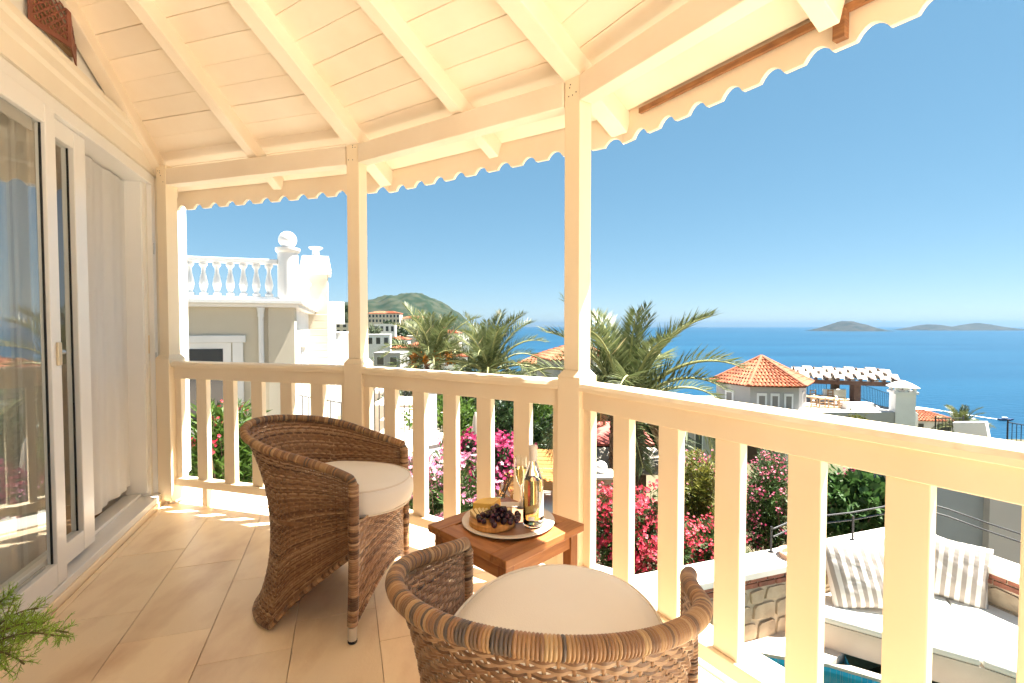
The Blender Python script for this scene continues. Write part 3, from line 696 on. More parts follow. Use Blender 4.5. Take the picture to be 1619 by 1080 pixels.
m = MB(); m.lathe([(.0158, .243), (.0154, .286), (.0162, .287), (.0162, .2995), (.0005, .3005)], n=28, cap=False); m.build('foil_capsule', M['foil'], bt, smooth=True)
def arcpatch(m, r, a0, a1, z0, z1, n=14):
    vs = []; fs = []
    for k in range(n + 1):
        a = R(a0 + (a1 - a0) * k / n); vs += [(r * math.cos(a), r * math.sin(a), z0), (r * math.cos(a), r * math.sin(a), z1)]
    for k in range(n): fs.append((2 * k, 2 * k + 2, 2 * k + 3, 2 * k + 1))
    return m.add(vs, fs)
m = MB(); arcpatch(m, .0390, -60, 35, .040, .135); m.build('label_sheet', M['label'], bt, smooth=True)
m = MB(); arcpatch(m, .0390, -120, -85, .030, .045, 6); m.build('small_label', M['label'], bt, smooth=True)
gl = thing('champagne_flute', 'champagne flute with a little rosé behind the bottle', 'glass', (.036, 2.0, TZ))
m = MB(); m.lathe([(.0005, .0035), (.031, .001), (.033, .0015), (.030, .004), (.006, .008), (.0035, .016), (.0033, .085), (.006, .094), (.016, .115), (.0235, .145), (.0255, .17), (.0245, .2145), (.0237, .2145), (.0245, .17), (.0225, .145), (.0150, .116), (.004, .0965), (.0005, .096)], n=32, cap=False); m.build('glass_body', M['bottleglass'], gl, smooth=True)
m = MB(); m.lathe([(.0005, .0964), (.0038, .0970), (.0147, .1164), (.0222, .1455), (.0241, .168), (.0005, .168)], n=32, cap=False); m.build('wine', M['wine'], gl, smooth=True)

# ---- asparagus fern reaching in at the lower left
M['fern'] = leafmat('fern_green', (.22, .40, .04), (.40, .58, .09), .35)
fern = thing('asparagus_fern', 'feathery light green fern sprays at the lower left corner', 'plant', (-.95, .62, 0))
def spray(tip, base, n, seed):
    rr = random.Random(seed); V = []; stm = MB(); B = Vector(base); T = Vector(tip)
    midp = (B + T) / 2 + Vector((0, 0, .06)); pts = [B * (1 - t) ** 2 + midp * 2 * t * (1 - t) + T * t * t for t in np.linspace(0, 1, 14)]
    stm.tube(pts, .0016, 5)
    for k in range(n):
        t = rr.uniform(.3, 1); i = min(12, int(t * 13)); p_ = pts[i].lerp(pts[i + 1], rr.random()); ax = (pts[i + 1] - pts[i]).normalized()
        sd = Vector((rr.gauss(0, 1), rr.gauss(0, 1), rr.gauss(0, .5))); sd = (sd - ax * sd.dot(ax)).normalized() + ax * .5; sd.normalize()
        Lb = rr.uniform(.02, .05) * (1.15 - t * .5); q_ = p_ + sd * Lb; stm.tube([p_, q_], .0006, 3)
        for j in range(16):
            c = p_.lerp(q_, .15 + .85 * j / 15); d_ = Vector((rr.gauss(0, 1), rr.gauss(0, 1), rr.gauss(0, 1))).normalized() * .6 + sd * .6; d_.normalize(); w_ = d_.cross(Vector((rr.random(), rr.random(), 1))).normalized() * .0007; l_ = rr.uniform(.006, .011)
            V.append([c - w_, c + w_, c + d_ * l_ + w_ * .4, c + d_ * l_ - w_ * .4])
    return np.array([[list(a) for a in q_] for q_ in V]), stm
Vs = []; sm = MB()
base = at(-60, 1060, .95)
for k, (px, py, dd) in enumerate(((108, 1000, .92), (60, 962, .95), (45, 985, .98), (85, 1005, .86), (38, 1050, .85), (10, 1060, .9), (20, 940, 1.0), (70, 985, .9))):
    V_, s_ = spray(at(px, py, dd), base, 46, k); Vs.append(V_); sm.v and None
    o_ = len(sm.v); sm.v += s_.v; sm.f += [tuple(i + o_ for i in f) for f in s_.f]; sm.a += s_.a
inv = Vector(fern.location)
quads('needles', np.concatenate(Vs) - np.array(inv), M['fern'], fern)
sm.v = [tuple(Vector(p_) - inv) for p_ in sm.v]; sm.build('stems', M['stem'], fern)
pb = Vector((base.x, base.y, 0)) - inv; pot = MB(); pot.lathe([(.10, 0), (.13, .02), (.16, .30), (.175, .31), (.175, .335), (.150, .335), (.145, .30), (.0005, .29)], (pb.x, pb.y, 0), 28, cap=False); pot.build('pot', mat('terracotta_pot', (.42, .19, .10), .8), fern, smooth=True)
cn = MB(); cn.tube([(pb.x, pb.y, .29), (pb.x, pb.y, base.z)], .008, 6); cn.build('stalk', M['stem'], fern)
# ================================================================== ground, sea, hills
def seamat():
    m = bpy.data.materials.new('sea_water'); m.use_nodes = True; t = m.node_tree; N = t.nodes; L = t.links; b = N['Principled BSDF']
    b.inputs['Roughness'].default_value = .34; b.inputs['Specular IOR Level'].default_value = .09
    g = N.new('ShaderNodeNewGeometry'); mp = N.new('ShaderNodeMapping'); mp.inputs['Scale'].default_value = (.0011, .0045, 1); L.new(g.outputs['Position'], mp.inputs[0])
    n = N.new('ShaderNodeTexNoise'); n.inputs['Scale'].default_value = 1.0; n.inputs['Detail'].default_value = 5; L.new(mp.outputs[0], n.inputs['Vector'])
    cr = N.new('ShaderNodeValToRGB'); e = cr.color_ramp.elements; e[0].position = .36; e[0].color = (.003, .034, .075, 1); e[1].position = .64; e[1].color = (.006, .048, .096, 1); L.new(n.outputs[0], cr.inputs[0]); L.new(cr.outputs[0], b.inputs['Base Color'])
    m2 = N.new('ShaderNodeMapping'); m2.inputs['Scale'].default_value = (.10, .16, .1); L.new(g.outputs['Position'], m2.inputs[0])
    w = N.new('ShaderNodeTexNoise'); w.inputs['Scale'].default_value = 1; w.inputs['Detail'].default_value = 6; L.new(m2.outputs[0], w.inputs['Vector'])
    bp = N.new('ShaderNodeBump'); bp.inputs['Strength'].default_value = .8; bp.inputs['Distance'].default_value = 1.2; L.new(w.outputs[0], bp.inputs['Height']); L.new(bp.outputs[0], b.inputs['Normal'])
    return m
SEA = -60.0
m = MB(); m.add([(-30000, -500, SEA), (30000, -500, SEA), (30000, 40000, SEA), (-30000, 40000, SEA)], [(0, 1, 2, 3)]); tag(m.build('sea', seamat()), kind='structure')
def noise2(x, y, s=0):
    return (math.sin(x * 1.3 + 1.7 * s + 1.9 * math.sin(y * .7 + s)) + math.sin(y * 1.7 + 2.3 * s + 1.3 * math.sin(x * .9 - s)) + .5 * math.sin(3.1 * x + 2.7 * y + s)) / 2.5
def ground(x, y):
    z = float(np.interp(y, [-40, 6.4, 8, 11, 17, 26, 60, 120, 250, 330, 500], [-2.6, -2.6, -3.0, -3.3, -3.6, -7.5, -16, -31, -58, -68, -80]))
    if y > 12: z = min(z + .82 * max(0, -x - 3 - .085 * y) * min(1, (y - 12) / 30), max(z, -1.5 + .028 * y - 2))
    if y > 20: z += noise2(x * .05, y * .05) * min(1.5, (y - 20) * .03)
    return z
xs = np.unique(np.concatenate([np.linspace(-40, 40, 41), np.linspace(-620, -40, 59), np.linspace(40, 320, 29)])); ys = np.unique(np.concatenate([np.linspace(-12, 40, 53), np.linspace(40, 900, 87)]))
m = MB(); nx = len(xs)
m.add([(x, y, ground(x, y)) for y in ys for x in xs], [(j * nx + i, j * nx + i + 1, (j + 1) * nx + i + 1, (j + 1) * nx + i) for j in range(len(ys) - 1) for i in range(nx - 1)])
M['earth'] = mat('dry_earth_and_scrub', (.15, .12, .08), .95, (.05, .06, .028), .12, (1, 1, 1), .5, 2, spec=.1, detail=8)
tag(m.build('ground', M['earth'], smooth=True), kind='structure')
def hillmesh(name, mm, cx, cy, prof, depthr, seed, rough=1.0, n=120, rows=26, label=None):   # prof: [(x, height)] ridge line at y = cy
    m = MB(); px = [p_[0] for p_ in prof]; pz = [p_[1] for p_ in prof]; X = np.linspace(px[0], px[-1], n); v = []
    for j in range(rows + 1):
        t = -1 + 2 * j / rows
        for x in X:
            h = float(np.interp(x, px, pz)); k = (1 - abs(t) ** 1.5)
            s_ = rough * h * (.10 * noise2(x * 9 / (px[-1] - px[0]) * 2, t * 5, seed) + .05 * noise2(x * 40 / (px[-1] - px[0]) * 2, t * 17, seed + 3)) * (1 if abs(t) > .02 else .4)
            v.append((cx + x, cy + t * depthr, SEA - 3 + max(0, h * k + s_ * k) ))
    m.add(v, [(j * n + i, j * n + i + 1, (j + 1) * n + i + 1, (j + 1) * n + i) for j in range(rows) for i in range(n - 1)]); o = m.build(name, mm, smooth=True); tag(o, kind='structure'); return o
M['hill'] = mat('wooded_hillside', (.012, .024, .013), .95, (.036, .042, .027), .022, (1, 1, 1), .6, .05, spec=.1, detail=9, lo=.4, hi=.62)
M['island'] = mat('rocky_island', (.012, .019, .017), .95, (.038, .038, .034), .014, (1, 1, 2), .6, .03, spec=.1, detail=9)
D_ = 2300.0; k_ = D_ / FPX
hillmesh('headland_hill', M['hill'], 0, D_, [((px - 810) * k_, (541 - py) * k_ + 1.2 - (541 - 516) * k_ - SEA if False else (516 - py) * k_ + 61.2) for px, py in ((300, 500), (420, 492), (500, 480), (560, 474), (590, 473), (615, 472), (640, 466), (655, 462), (672, 463), (690, 470), (710, 482), (728, 497), (742, 512), (752, 524), (760, 537))], 650, 2, 1.0, 170, 40)
D_ = 6400.0; k_ = D_ / FPX
hillmesh('rocky_islet', M['island'], 0, D_, [((px - 810) * k_, (516 - py) * k_ + 63) for px, py in ((1289, 525), (1300, 519.5), (1318, 512), (1332, 507.5), (1345, 507.5), (1360, 511.5), (1375, 518), (1391, 525))], 400, 5, .4, 60, 16)
D_ = 7600.0; k_ = D_ / FPX
hillmesh('long_island', M['island'], 0, D_, [((px - 810) * k_, (516 - py) * k_ + 63) for px, py in ((1432, 524), (1446, 518), (1465, 512.5), (1480, 513), (1500, 516.5), (1520, 515), (1543, 510.5), (1560, 513), (1585, 518), (1612, 524))], 500, 7, .5, 70, 16)

# ================================================================== plants
M['oleander'] = leafmat('oleander_leaf', (.022, .052, .013), (.075, .125, .03), .3); M['bright'] = leafmat('bright_leaf', (.03, .075, .011), (.10, .17, .026), .35); M['dark'] = leafmat('dark_leaf', (.012, .028, .009), (.036, .065, .019), .25)
M['olive'] = leafmat('olive_leaf', (.06, .085, .042), (.14, .165, .10), .25); M['yellowleaf'] = leafmat('yellowing_leaf', (.06, .095, .015), (.22, .20, .036), .3); M['fig'] = leafmat('fig_leaf', (.022, .06, .014), (.065, .13, .034), .3)
M['pinkfl'] = leafmat('pink_petal', (.42, .09, .20), (.58, .27, .35), .3); M['redfl'] = leafmat('red_petal', (.36, .012, .035), (.52, .05, .08), .3); M['magenta'] = leafmat('magenta_bract', (.20, .006, .05), (.38, .02, .10), .3); M['rosefl'] = leafmat('rose_petal', (.40, .035, .10), (.54, .14, .20), .3)
M['bark'] = mat('grey_bark', (.18, .12, .08), .9, (.10, .07, .045), 12, (1, 1, 3), .4, 40)
def leafquads(P, D, L_, W_, r):                     # diamonds from points P along directions D
    n = len(P); q_ = r.normal(size=(n, 3)); S = np.cross(D, q_); S /= np.linalg.norm(S, axis=1)[:, None] + 1e-9; Nn = np.cross(S, D)
    L_ = (L_ * (.7 + .6 * r.random(n)))[:, None]; W_ = (W_ * (.75 + .5 * r.random(n)))[:, None]
    mid = P + D * L_ * .5 + Nn * L_ * .06; return np.stack([P, mid + S * W_ / 2, P + D * L_ - Nn * L_ * .08, mid - S * W_ / 2], 1)
def shrub(name, label, c, rad, zg, n, leafm, ll, lw, per, flm=None, fprob=0, seed=0, group=None, fl=.019, cluster=10, cat='shrub', shape=1.0, topbias=.0, fsize=.055):
    r = np.random.default_rng(seed); t = thing(name, label, cat, (c[0], c[1], zg), 0, group); c = np.array([0, 0, c[2] - zg]); rad = np.array(rad)
    d = r.normal(size=(n, 3)); d[:, 2] += .25 + topbias; d /= np.linalg.norm(d, axis=1)[:, None]
    lump = 1 + .16 * np.sin(d[:, 0] * 5 + seed) * np.cos(d[:, 1] * 4 + 2 * seed) + .10 * np.sin(d[:, 2] * 9 + seed)
    rr = (r.random(n) ** .42) * lump; tip = c + d * rad * rr[:, None]
    tip[:, 2] = np.maximum(tip[:, 2], .12)
    up = d * .75 + np.array([0, 0, .65]) + r.normal(size=(n, 3)) * .25; up /= np.linalg.norm(up, axis=1)[:, None]
    k = r.random((n, per)); P = tip[:, None, :] - up[:, None, :] * (k * ll * 2.6)[..., None]
    q_ = r.normal(size=(n, per, 3)); q_ -= up[:, None, :] * (q_ * up[:, None, :]).sum(-1, keepdims=True); q_ /= np.linalg.norm(q_, axis=2)[..., None]
    D = q_ * (.55 + .3 * k[..., None]) + up[:, None, :] * .6 ; D[..., 2] -= .15 * shape * k; D /= np.linalg.norm(D, axis=2)[..., None]
    shade = np.clip(.25 + .6 * r.random((n, 1)) + .25 * (r.random((n, per)) - .5), 0, 1)
    V = leafquads(P.reshape(-1, 3), D.reshape(-1, 3), ll, lw, r); quads('crown' if cat == 'tree' else 'foliage', V, leafm, t, shade.reshape(-1))['kind'] = 'stuff'
    st = MB(); cnt = 0
    for i in r.permutation(n)[:min(n, 46)]:
        b0 = Vector((r.normal() * .12, r.normal() * .12, 0)); b1 = Vector(tip[i]); mid = b0.lerp(b1, .5) + Vector((0, 0, .15)); st.tube([b0, mid, b1], [.018, .011, .004], 5)
    if cat == 'tree': k_r = float(rad[0]) * .09; st.tube([(0, 0, -.3), (k_r * .6, 0, c[2] * .4), (0, k_r * .5, c[2] * .8), (0, 0, c[2] + rad[2] * .4)], [k_r * 1.25, k_r, k_r * .75, k_r * .3], 9)
    st.build('trunk' if cat == 'tree' else 'stems', M['bark'], t)
    if flm is not None:
        idx = np.where((r.random(n) < fprob) & (rr > .62))[0]; m_ = len(idx)
        if m_:
            C = tip[idx][:, None, :] + up[idx][:, None, :] * .04 + r.normal(size=(m_, cluster, 3)) * fsize * np.array([1, 1, .7]); C = C.reshape(-1, 3)
            ax = np.repeat(up[idx], cluster, 0) * .6 + r.normal(size=(len(C), 3)) * .5 + np.array([0, -.25, .2]); ax /= np.linalg.norm(ax, axis=1)[:, None]
            e1 = np.cross(ax, r.normal(size=ax.shape)); e1 /= np.linalg.norm(e1, axis=1)[:, None]; e2 = np.cross(ax, e1); Q = []; sh = []
            base = r.random(len(C)); 
            for p_ in range(5):
                a = 2 * math.pi * p_ / 5; dr = e1 * math.cos(a) + e2 * math.sin(a); sd = -e1 * math.sin(a) + e2 * math.cos(a)
                Q.append(np.stack([C, C + dr * fl * .75 + sd * fl * .42 + ax * fl * .25, C + dr * fl * 1.15 + ax * fl * .2, C + dr * fl * .75 - sd * fl * .42 + ax * fl * .25], 1)); sh.append(base)
            quads('flowers', np.concatenate(Q), flm, t, np.concatenate(sh))['kind'] = 'stuff'
    return t
def Sh(px, py0, depth, wpx, hpx, *a, **k):            # shrub whose crown fills a picture box at a given distance
    p_ = at(px, py0 + hpx / 2, depth); s_ = depth / FPX
    nm, lb = a[0], a[1]; zg = k.pop('zg', ground(p_.x, p_.y))
    return shrub(nm, lb, (p_.x, p_.y, p_.z), (wpx / 2 * s_, max(.5, wpx / 2 * s_ * .8), hpx / 2 * s_), zg, *a[2:], **k)
Sh(352, 628, 5.6, 130, 190, 'oleander_bush', 'green oleander with a few red flowers beside the neighbouring villa wall', 420, M['bright'], .15, .022, 15, M['redfl'], .07, 1, cluster=6, zg=-2.6)
Sh(708, 705, 5.2, 190, 260, 'oleander_bush', 'pink flowering oleander behind the railing slats between the chair and the table', 520, M['oleander'], .13, .020, 12, M['pinkfl'], .36, 2, zg=-2.6, fl=.024, cluster=12)
Sh(665, 715, 7.4, 130, 180, 'oleander_bush', 'pale pink oleander just left of the white lamp pillar', 320, M['oleander'], .13, .02, 12, M['pinkfl'], .28, 12, zg=-2.9)
Sh(765, 690, 9.0, 150, 66, 'bougainvillea', 'deep magenta bougainvillea mass behind the pink oleander', 420, M['dark'], .09, .05, 8, M['magenta'], .45, 3, fl=.035, cluster=14, fsize=.09)
Sh(708, 615, 14.5, 150, 118, 'garden_tree', 'bright green leafy garden tree left of the closed parasol', 420, M['bright'], .16, .08, 10, None, 0, 4, cat='tree')
Sh(790, 612, 17.5, 170, 128, 'garden_tree', 'dark green garden tree behind the magenta bougainvillea', 460, M['dark'], .17, .08, 11, None, 0, 5, cat='tree')
Sh(858, 622, 18.5, 120, 118, 'garden_tree', 'mid green garden tree beside the nearest balcony post', 420, M['bright'], .15, .08, 10, None, 0, 6, cat='tree')
Sh(940, 615, 18.5, 150, 120, 'garden_tree', 'very dark evergreen tree behind the red roofed kiosk', 420, M['dark'], .17, .08, 11, None, 0, 7, cat='tree')
Sh(990, 765, 6.6, 140, 170, 'oleander_bush', 'bright red oleander in front of the big palm trunk', 520, M['oleander'], .12, .019, 12, M['redfl'], .45, 8, fl=.024, cluster=13, zg=-2.6)
Sh(1108, 700, 8.2, 120, 220, 'oleander_bush', 'tall oleander with yellowing leaves and rose flowers right of the palm', 560, M['yellowleaf'], .13, .02, 12, M['rosefl'], .22, 9, zg=-2.8, cluster=8)
Sh(1215, 715, 8.8, 130, 190, 'oleander_bush', 'green oleander with small rose flowers behind the white wall coping', 560, M['oleander'], .13, .02, 12, M['rosefl'], .32, 10, zg=-2.8, cluster=8)
Sh(1222, 705, 11.5, 60, 70, 'olive_shrub', 'grey green olive shrub below the dark doorway', 260, M['olive'], .07, .016, 16, None, 0, 13)
Sh(1352, 735, 8.0, 150, 130, 'fig_shrub', 'broad leaved green shrub behind the curved handrail', 420, M['fig'], .17, .095, 9, M['magenta'], .02, 11, zg=-2.8)
Sh(1390, 715, 9.8, 70, 50, 'bougainvillea', 'small magenta bougainvillea above the broad leaved shrub', 200, M['dark'], .08, .045, 8, M['magenta'], .4, 14, fl=.03)
for i, (px, py, dd, w, h) in enumerate(((1062, 815, 7.0, 70, 80), (1130, 820, 7.2, 90, 90))): Sh(px, py, dd, w, h, 'oleander_bush', ('low green oleander with red blooms at the wall, left of the yellowing one', 'low green oleander with red blooms at the wall, under the yellowing one')[i], 260, M['oleander'], .13, .02, 12, M['redfl'], .3, 20 + i, zg=-2.6)

for i, (px, py, dd, w, h, mm_) in enumerate(((650, 606, 22, 120, 90, 'olive'), (745, 602, 24, 130, 90, 'dark'), (838, 604, 26, 130, 90, 'bright'), (905, 606, 27, 110, 90, 'dark'), (1045, 640, 19, 90, 80, 'dark'))): Sh(px, py, dd, w, h, 'garden_tree', ('grey green tree below the orange date palm', 'dark tree under the right town palm', 'bright green tree in front of the broad terracotta roof', 'dark tree low behind the nearest post', 'dark tree right of the big palm trunk')[i], 420, M[mm_], .2, .09, 10, None, 0, 80 + i, cat='tree')
# ---- date palms
M['palmleaf'] = leafmat('palm_leaflet', (.045, .068, .020), (.16, .175, .075), .25, .45, dry=(.45, .36, .20)); M['rachis'] = mat('palm_rachis', (.26, .26, .10), .6); M['palmtrunk'] = mat('palm_trunk', (.16, .10, .065), .95, (.08, .05, .035), 10, (1, 1, 1), .6, 30, var=.35); M['dates'] = mat('orange_dates', (.45, .17, .008), .5, (.36, .11, .005), 30, var=.2); M['dryleaf'] = mat('dry_frond', (.42, .31, .19), .9, (.33, .23, .13), 20)
def frond_mesh(L_, droop, seed):
    r = np.random.default_rng(seed); n = 20; pts = []; p_ = Vector((0, 0, 0)); ang = 0.0
    for i in range(n + 1):
        pts.append(p_.copy()); t = i / n; ang = -droop * t ** 1.6; p_ = p_ + Vector((math.cos(ang), 0, math.sin(ang))) * (L_ / n)
    m = MB(); m.tube(pts, [.028 * (1 - .88 * i / n) for i in range(n + 1)], 5, val=.5); nr = len(m.v); npoly = len(m.f)
    V = []; var = []
    for k in range(58):
        t = .14 + .86 * k / 57; i = min(n - 1, int(t * n)); q_ = pts[i].lerp(pts[i + 1], t * n - i); ax = (pts[i + 1] - pts[i]).normalized(); upv = Vector((-ax.z, 0, ax.x))
        ll = L_ * .25 * (math.sin(math.pi * min(1, .12 + .80 * t)) ** .6) * r.uniform(.85, 1.15)
        for sg in (-1, 1):
            d_ = Vector((0, sg, 0)) * .80 + ax * (.45 + .5 * t) + upv * (.42 + r.uniform(-.35, .3)); d_.normalize(); w = Vector(d_.cross(upv + Vector((0, 0, .01)))).normalized() * .0078 * (1.2 - .3 * t)
            tip = q_ + d_ * ll + Vector((0, 0, -.10 * ll)); md = q_ + d_ * ll * .4; v = min(.99, max(0, r.normal(.45, .22)))
            m.add([q_, md + w, tip, md - w], [(0, 1, 2, 3)], v)
    me = m.mesh('frond', M['rachis']); me.materials.append(M['palmleaf'])
    idx = np.zeros(len(me.polygons), dtype=np.int32); idx[npoly:] = 1; me.polygons.foreach_set('material_index', idx); return me
FR = [frond_mesh(1.0, 1.0, 1), frond_mesh(1.0, 1.4, 2), frond_mesh(1.0, 1.8, 3), frond_mesh(1.0, .65, 4)]
def palm(label, crown, zg, R_, nf, seed, trunk_r, dates=False, dead=0, lean=(0, 0)):
    rr = random.Random(seed); t = thing('date_palm', label, 'palm', (crown.x + lean[0], crown.y + lean[1], zg), 0, 'date palms in the gardens'); H_ = crown.z - zg; off_ = Vector((-lean[0], -lean[1], 0)); m = MB(); pts = [off_ * (k / 10) ** 1.3 + ZV * (H_ * k / 10) for k in range(11)]
    m.tube(pts, [trunk_r * (1.12 - .15 * k / 10) for k in range(11)], 18); m.build('trunk', M['palmtrunk'], t, smooth=True)
    stb = MB(); n = int(H_ / .05 * 1.0)
    for k in range(n * 7):
        z = H_ * (k / (n * 7)); a = k * 2.39996; b_ = off_ * (z / H_) ** 1.3; rd = trunk_r * (1.12 - .15 * z / H_); d_ = Vector((math.cos(a), math.sin(a), 0)); s_ = Vector((-math.sin(a), math.cos(a), 0)); c = b_ + ZV * z + d_ * rd; w, h, o_ = .075, .075, rr.uniform(.03, .065); v = rr.random()
        stb.add([c - s_ * w - ZV * h, c + s_ * w - ZV * h, c + d_ * o_ + ZV * h * .6, c + ZV * h * .8 + s_ * w * .3, c + ZV * h * .8 - s_ * w * .3, c + d_ * o_ * .9 + ZV * h * .75], [(0, 1, 2), (1, 3, 2), (0, 2, 4), (2, 3, 5), (2, 5, 4)], v)
    stb.build('leaf_bases', M['palmtrunk'], t)['kind'] = 'stuff'
    for k in range(nf):
        e = k / nf; el = 88 - 96 * e ** 1.1 + rr.uniform(-7, 7); a = k * 2.39996 + rr.uniform(-.25, .25); me = FR[3 if e < .15 else (0 if e < .4 else (1 if e < .75 else 2))]
        s_ = R_ * rr.uniform(.88, 1.1) * (.8 if e < .1 else 1); Mx = Matrix.Translation(off_ + ZV * (H_ - .1 - .25 * e) + Vector((math.cos(a), math.sin(a), 0)) * trunk_r * .5) @ Matrix.Rotation(a, 4, 'Z') @ Matrix.Rotation(-R(el), 4, 'Y') @ Matrix.Rotation(rr.uniform(-.4, .4), 4, 'X') @ Matrix.Scale(s_, 4)
        link('frond', me, t, Mx)
    if dates:
        for k in range(9):
            a = k * .7 + rr.random() * .3; dm = MB(); p_ = off_ + ZV * (H_ + .10) + Vector((math.cos(a), math.sin(a), 0)) * (trunk_r + .55)
            for j in range(60): dm.sphere(p_ + Vector((rr.gauss(0, .10), rr.gauss(0, .10), -.25 + rr.gauss(0, .17))), .034, 5, 4, rr.random())
            dm.tube([off_ + ZV * H_, p_ + ZV * .15, p_ + ZV * -.3], .02, 5); dm.build('date_cluster', M['dates'], t)
    for k in range(dead):
        a = rr.uniform(0, 6.28); o_ = link('dead_frond', FRD, t, Matrix.Translation(off_ + ZV * (H_ - .35) + Vector((math.cos(a), math.sin(a), 0)) * trunk_r) @ Matrix.Rotation(a, 4, 'Z') @ Matrix.Rotation(R(62), 4, 'Y') @ Matrix.Scale(R_ * .7, 4))
    return t
FRD = frond_mesh(1.0, .5, 9); FRD.materials.clear(); FRD.materials.append(M['dryleaf']); FRD.materials.append(M['dryleaf'])
pc_ = at(990, 622, 12.0); palm('large date palm right of the nearest post, in front of the sea', pc_, -3.4, 2.65, 32, 4, .36, dead=3)
pc_ = at(684, 562, 24.0); palm('date palm with orange date clusters in front of the town', pc_, -7.0, 2.8, 32, 8, .38, dates=True)
pc_ = at(772, 578, 22.0); palm('date palm right of the one with orange dates, against the sea', pc_, -6.0, 2.75, 30, 15, .36, dates=False)
pc_ = at(1520, 672, 42.0); palm('small palm crown showing above the far white parapet', pc_, ground(pc_.x, pc_.y), 2.0, 30, 21, .3)
# ================================================================== the pool terrace below, right
TZ0 = -1.9
def axisbox(m, p_, la, lb, z0, z1, val=.5):          # box from plan corner p_, la along AW, lb along BW
    c = p_ + AW * (la / 2) + BW * (lb / 2); c = Vector((c.x, c.y, (z0 + z1) / 2)); return m.box(c, AW * abs(la / 2), BW * abs(lb / 2), ZV * ((z1 - z0) / 2), val)
M['deck'] = mat('pale_travertine_deck', (.66, .56, .46), .7, (.60, .49, .39), 3, (1, 1, 1), .1, 50); M['stone'] = mat('rubble_stone', (.52, .42, .30), .9, (.38, .29, .20), 5, (1, 1, 1), .5, 25, var=.22); M['mortar'] = mat('sandy_mortar', (.55, .46, .34), .95, (.48, .39, .28), 10, (1, 1, 1), .4, 40)
M['brick'] = mat('old_red_brick', (.30, .11, .07), .9, (.22, .09, .06), 14, (1, 1, 1), .4, 60, var=.25); M['coping'] = mat('white_coping', (.74, .69, .62), .75, (.68, .62, .55), 3, (1, 1, 1), .12, 50); M['mosaic'] = None
def mosaicmat():
    m = bpy.data.materials.new('blue_pool_mosaic'); m.use_nodes = True; t = m.node_tree; N = t.nodes; L = t.links; b = N['Principled BSDF']; b.inputs['Roughness'].default_value = .15
    g = N.new('ShaderNodeTexCoord'); br = N.new('ShaderNodeTexBrick'); br.offset = 0; br.inputs['Scale'].default_value = 1; br.inputs['Brick Width'].default_value = .04; br.inputs['Row Height'].default_value = .04; br.inputs['Mortar Size'].default_value = .0022
    br.inputs['Color1'].default_value = (.006, .30, .58, 1); br.inputs['Color2'].default_value = (.03, .48, .74, 1); br.inputs['Mortar'].default_value = (.12, .42, .62, 1); L.new(g.outputs['Object'], br.inputs['Vector']); L.new(br.outputs[0], b.inputs['Base Color']); return m
M['mosaic'] = mosaicmat()
def watermat():
    m = bpy.data.materials.new('pool_water'); m.use_nodes = True; t = m.node_tree; N = t.nodes; L = t.links; N.remove(N['Principled BSDF'])
    tr = N.new('ShaderNodeBsdfTransparent'); tr.inputs[0].default_value = (.55, .88, .96, 1); gl = N.new('ShaderNodeBsdfGlossy'); gl.inputs['Roughness'].default_value = .02; fr = N.new('ShaderNodeFresnel'); fr.inputs[0].default_value = 1.33
    n = N.new('ShaderNodeTexNoise'); n.inputs['Scale'].default_value = 5; tc = N.new('ShaderNodeTexCoord'); L.new(tc.outputs['Object'], n.inputs['Vector']); bp = N.new('ShaderNodeBump'); bp.inputs['Strength'].default_value = .15; bp.inputs['Distance'].default_value = .03; L.new(n.outputs[0], bp.inputs['Height']); L.new(bp.outputs[0], gl.inputs['Normal']); L.new(bp.outputs[0], fr.inputs['Normal'])
    mx = N.new('ShaderNodeMixShader'); L.new(fr.outputs[0], mx.inputs[0]); L.new(tr.outputs[0], mx.inputs[1]); L.new(gl.outputs[0], mx.inputs[2]); L.new(mx.outputs[0], N['Material Output'].inputs[0]); return m
M['water'] = watermat()
# plan corners measured on the terrace
CB = flr(1246, 862, -1.2)                            # on the back edge of the left coping
cornerB = Vector((4.78, 5.86, 0)); wl = -((cornerB - Vector((CB.x, CB.y, 0))).dot(BW))   # the two garden walls meet at cornerB
deckpoly = [cornerB + AW * .05 + BW * .05, cornerB + AW * .05 - BW * 4.4, cornerB - AW * 1.05 - BW * 4.4, flr(1184, 1029, TZ0), flr(1311, 1050, TZ0), flr(1345, 1056, TZ0), flr(1335, 1030, TZ0), flr(1425, 1052, TZ0), flr(1425, 1034, TZ0) + Vector((.9, -.7, 0)), cornerB - AW * 4.2 - BW * .4, cornerB - AW * 4.2 + BW * .05]
deckpoly = [Vector((p_.x, p_.y, 0)) for p_ in deckpoly]
ter = thing('pool_terrace', 'pale stone pool terrace below the right railing', 'terrace')
def polyobj(name, pts, z0, z1, mm, par, bevel=0):
    ar = sum(pts[i].x * pts[(i + 1) % len(pts)].y - pts[(i + 1) % len(pts)].x * pts[i].y for i in range(len(pts))); pts = list(pts) if ar > 0 else list(reversed(pts)); q_ = MB(); q_.prism([(p_.x, p_.y) for p_ in pts], z0, z1); return q_.build(name, mm, par, bevel=bevel)
A1, A2, A3 = flr(1184, 1029, TZ0), flr(1311, 1050, TZ0), flr(1420, 1082, TZ0)
q1, q2 = flr(1318, 1018, TZ0), flr(1345, 1052, TZ0); S0, S1 = flr(1335, 1030, TZ0), flr(1420, 1050, TZ0)
back = [cornerB - BW * 4.6, cornerB - BW * 4.6 - AW * .55, A1 + (A1 - A2).normalized() * 1.6, A1, A2]
deckA = [cornerB, cornerB - BW * 4.6, A1 - BW * 1.7, A1, A2, flr(1300, 1078, TZ0) * 0 + A2, q2 * 0 + S0]
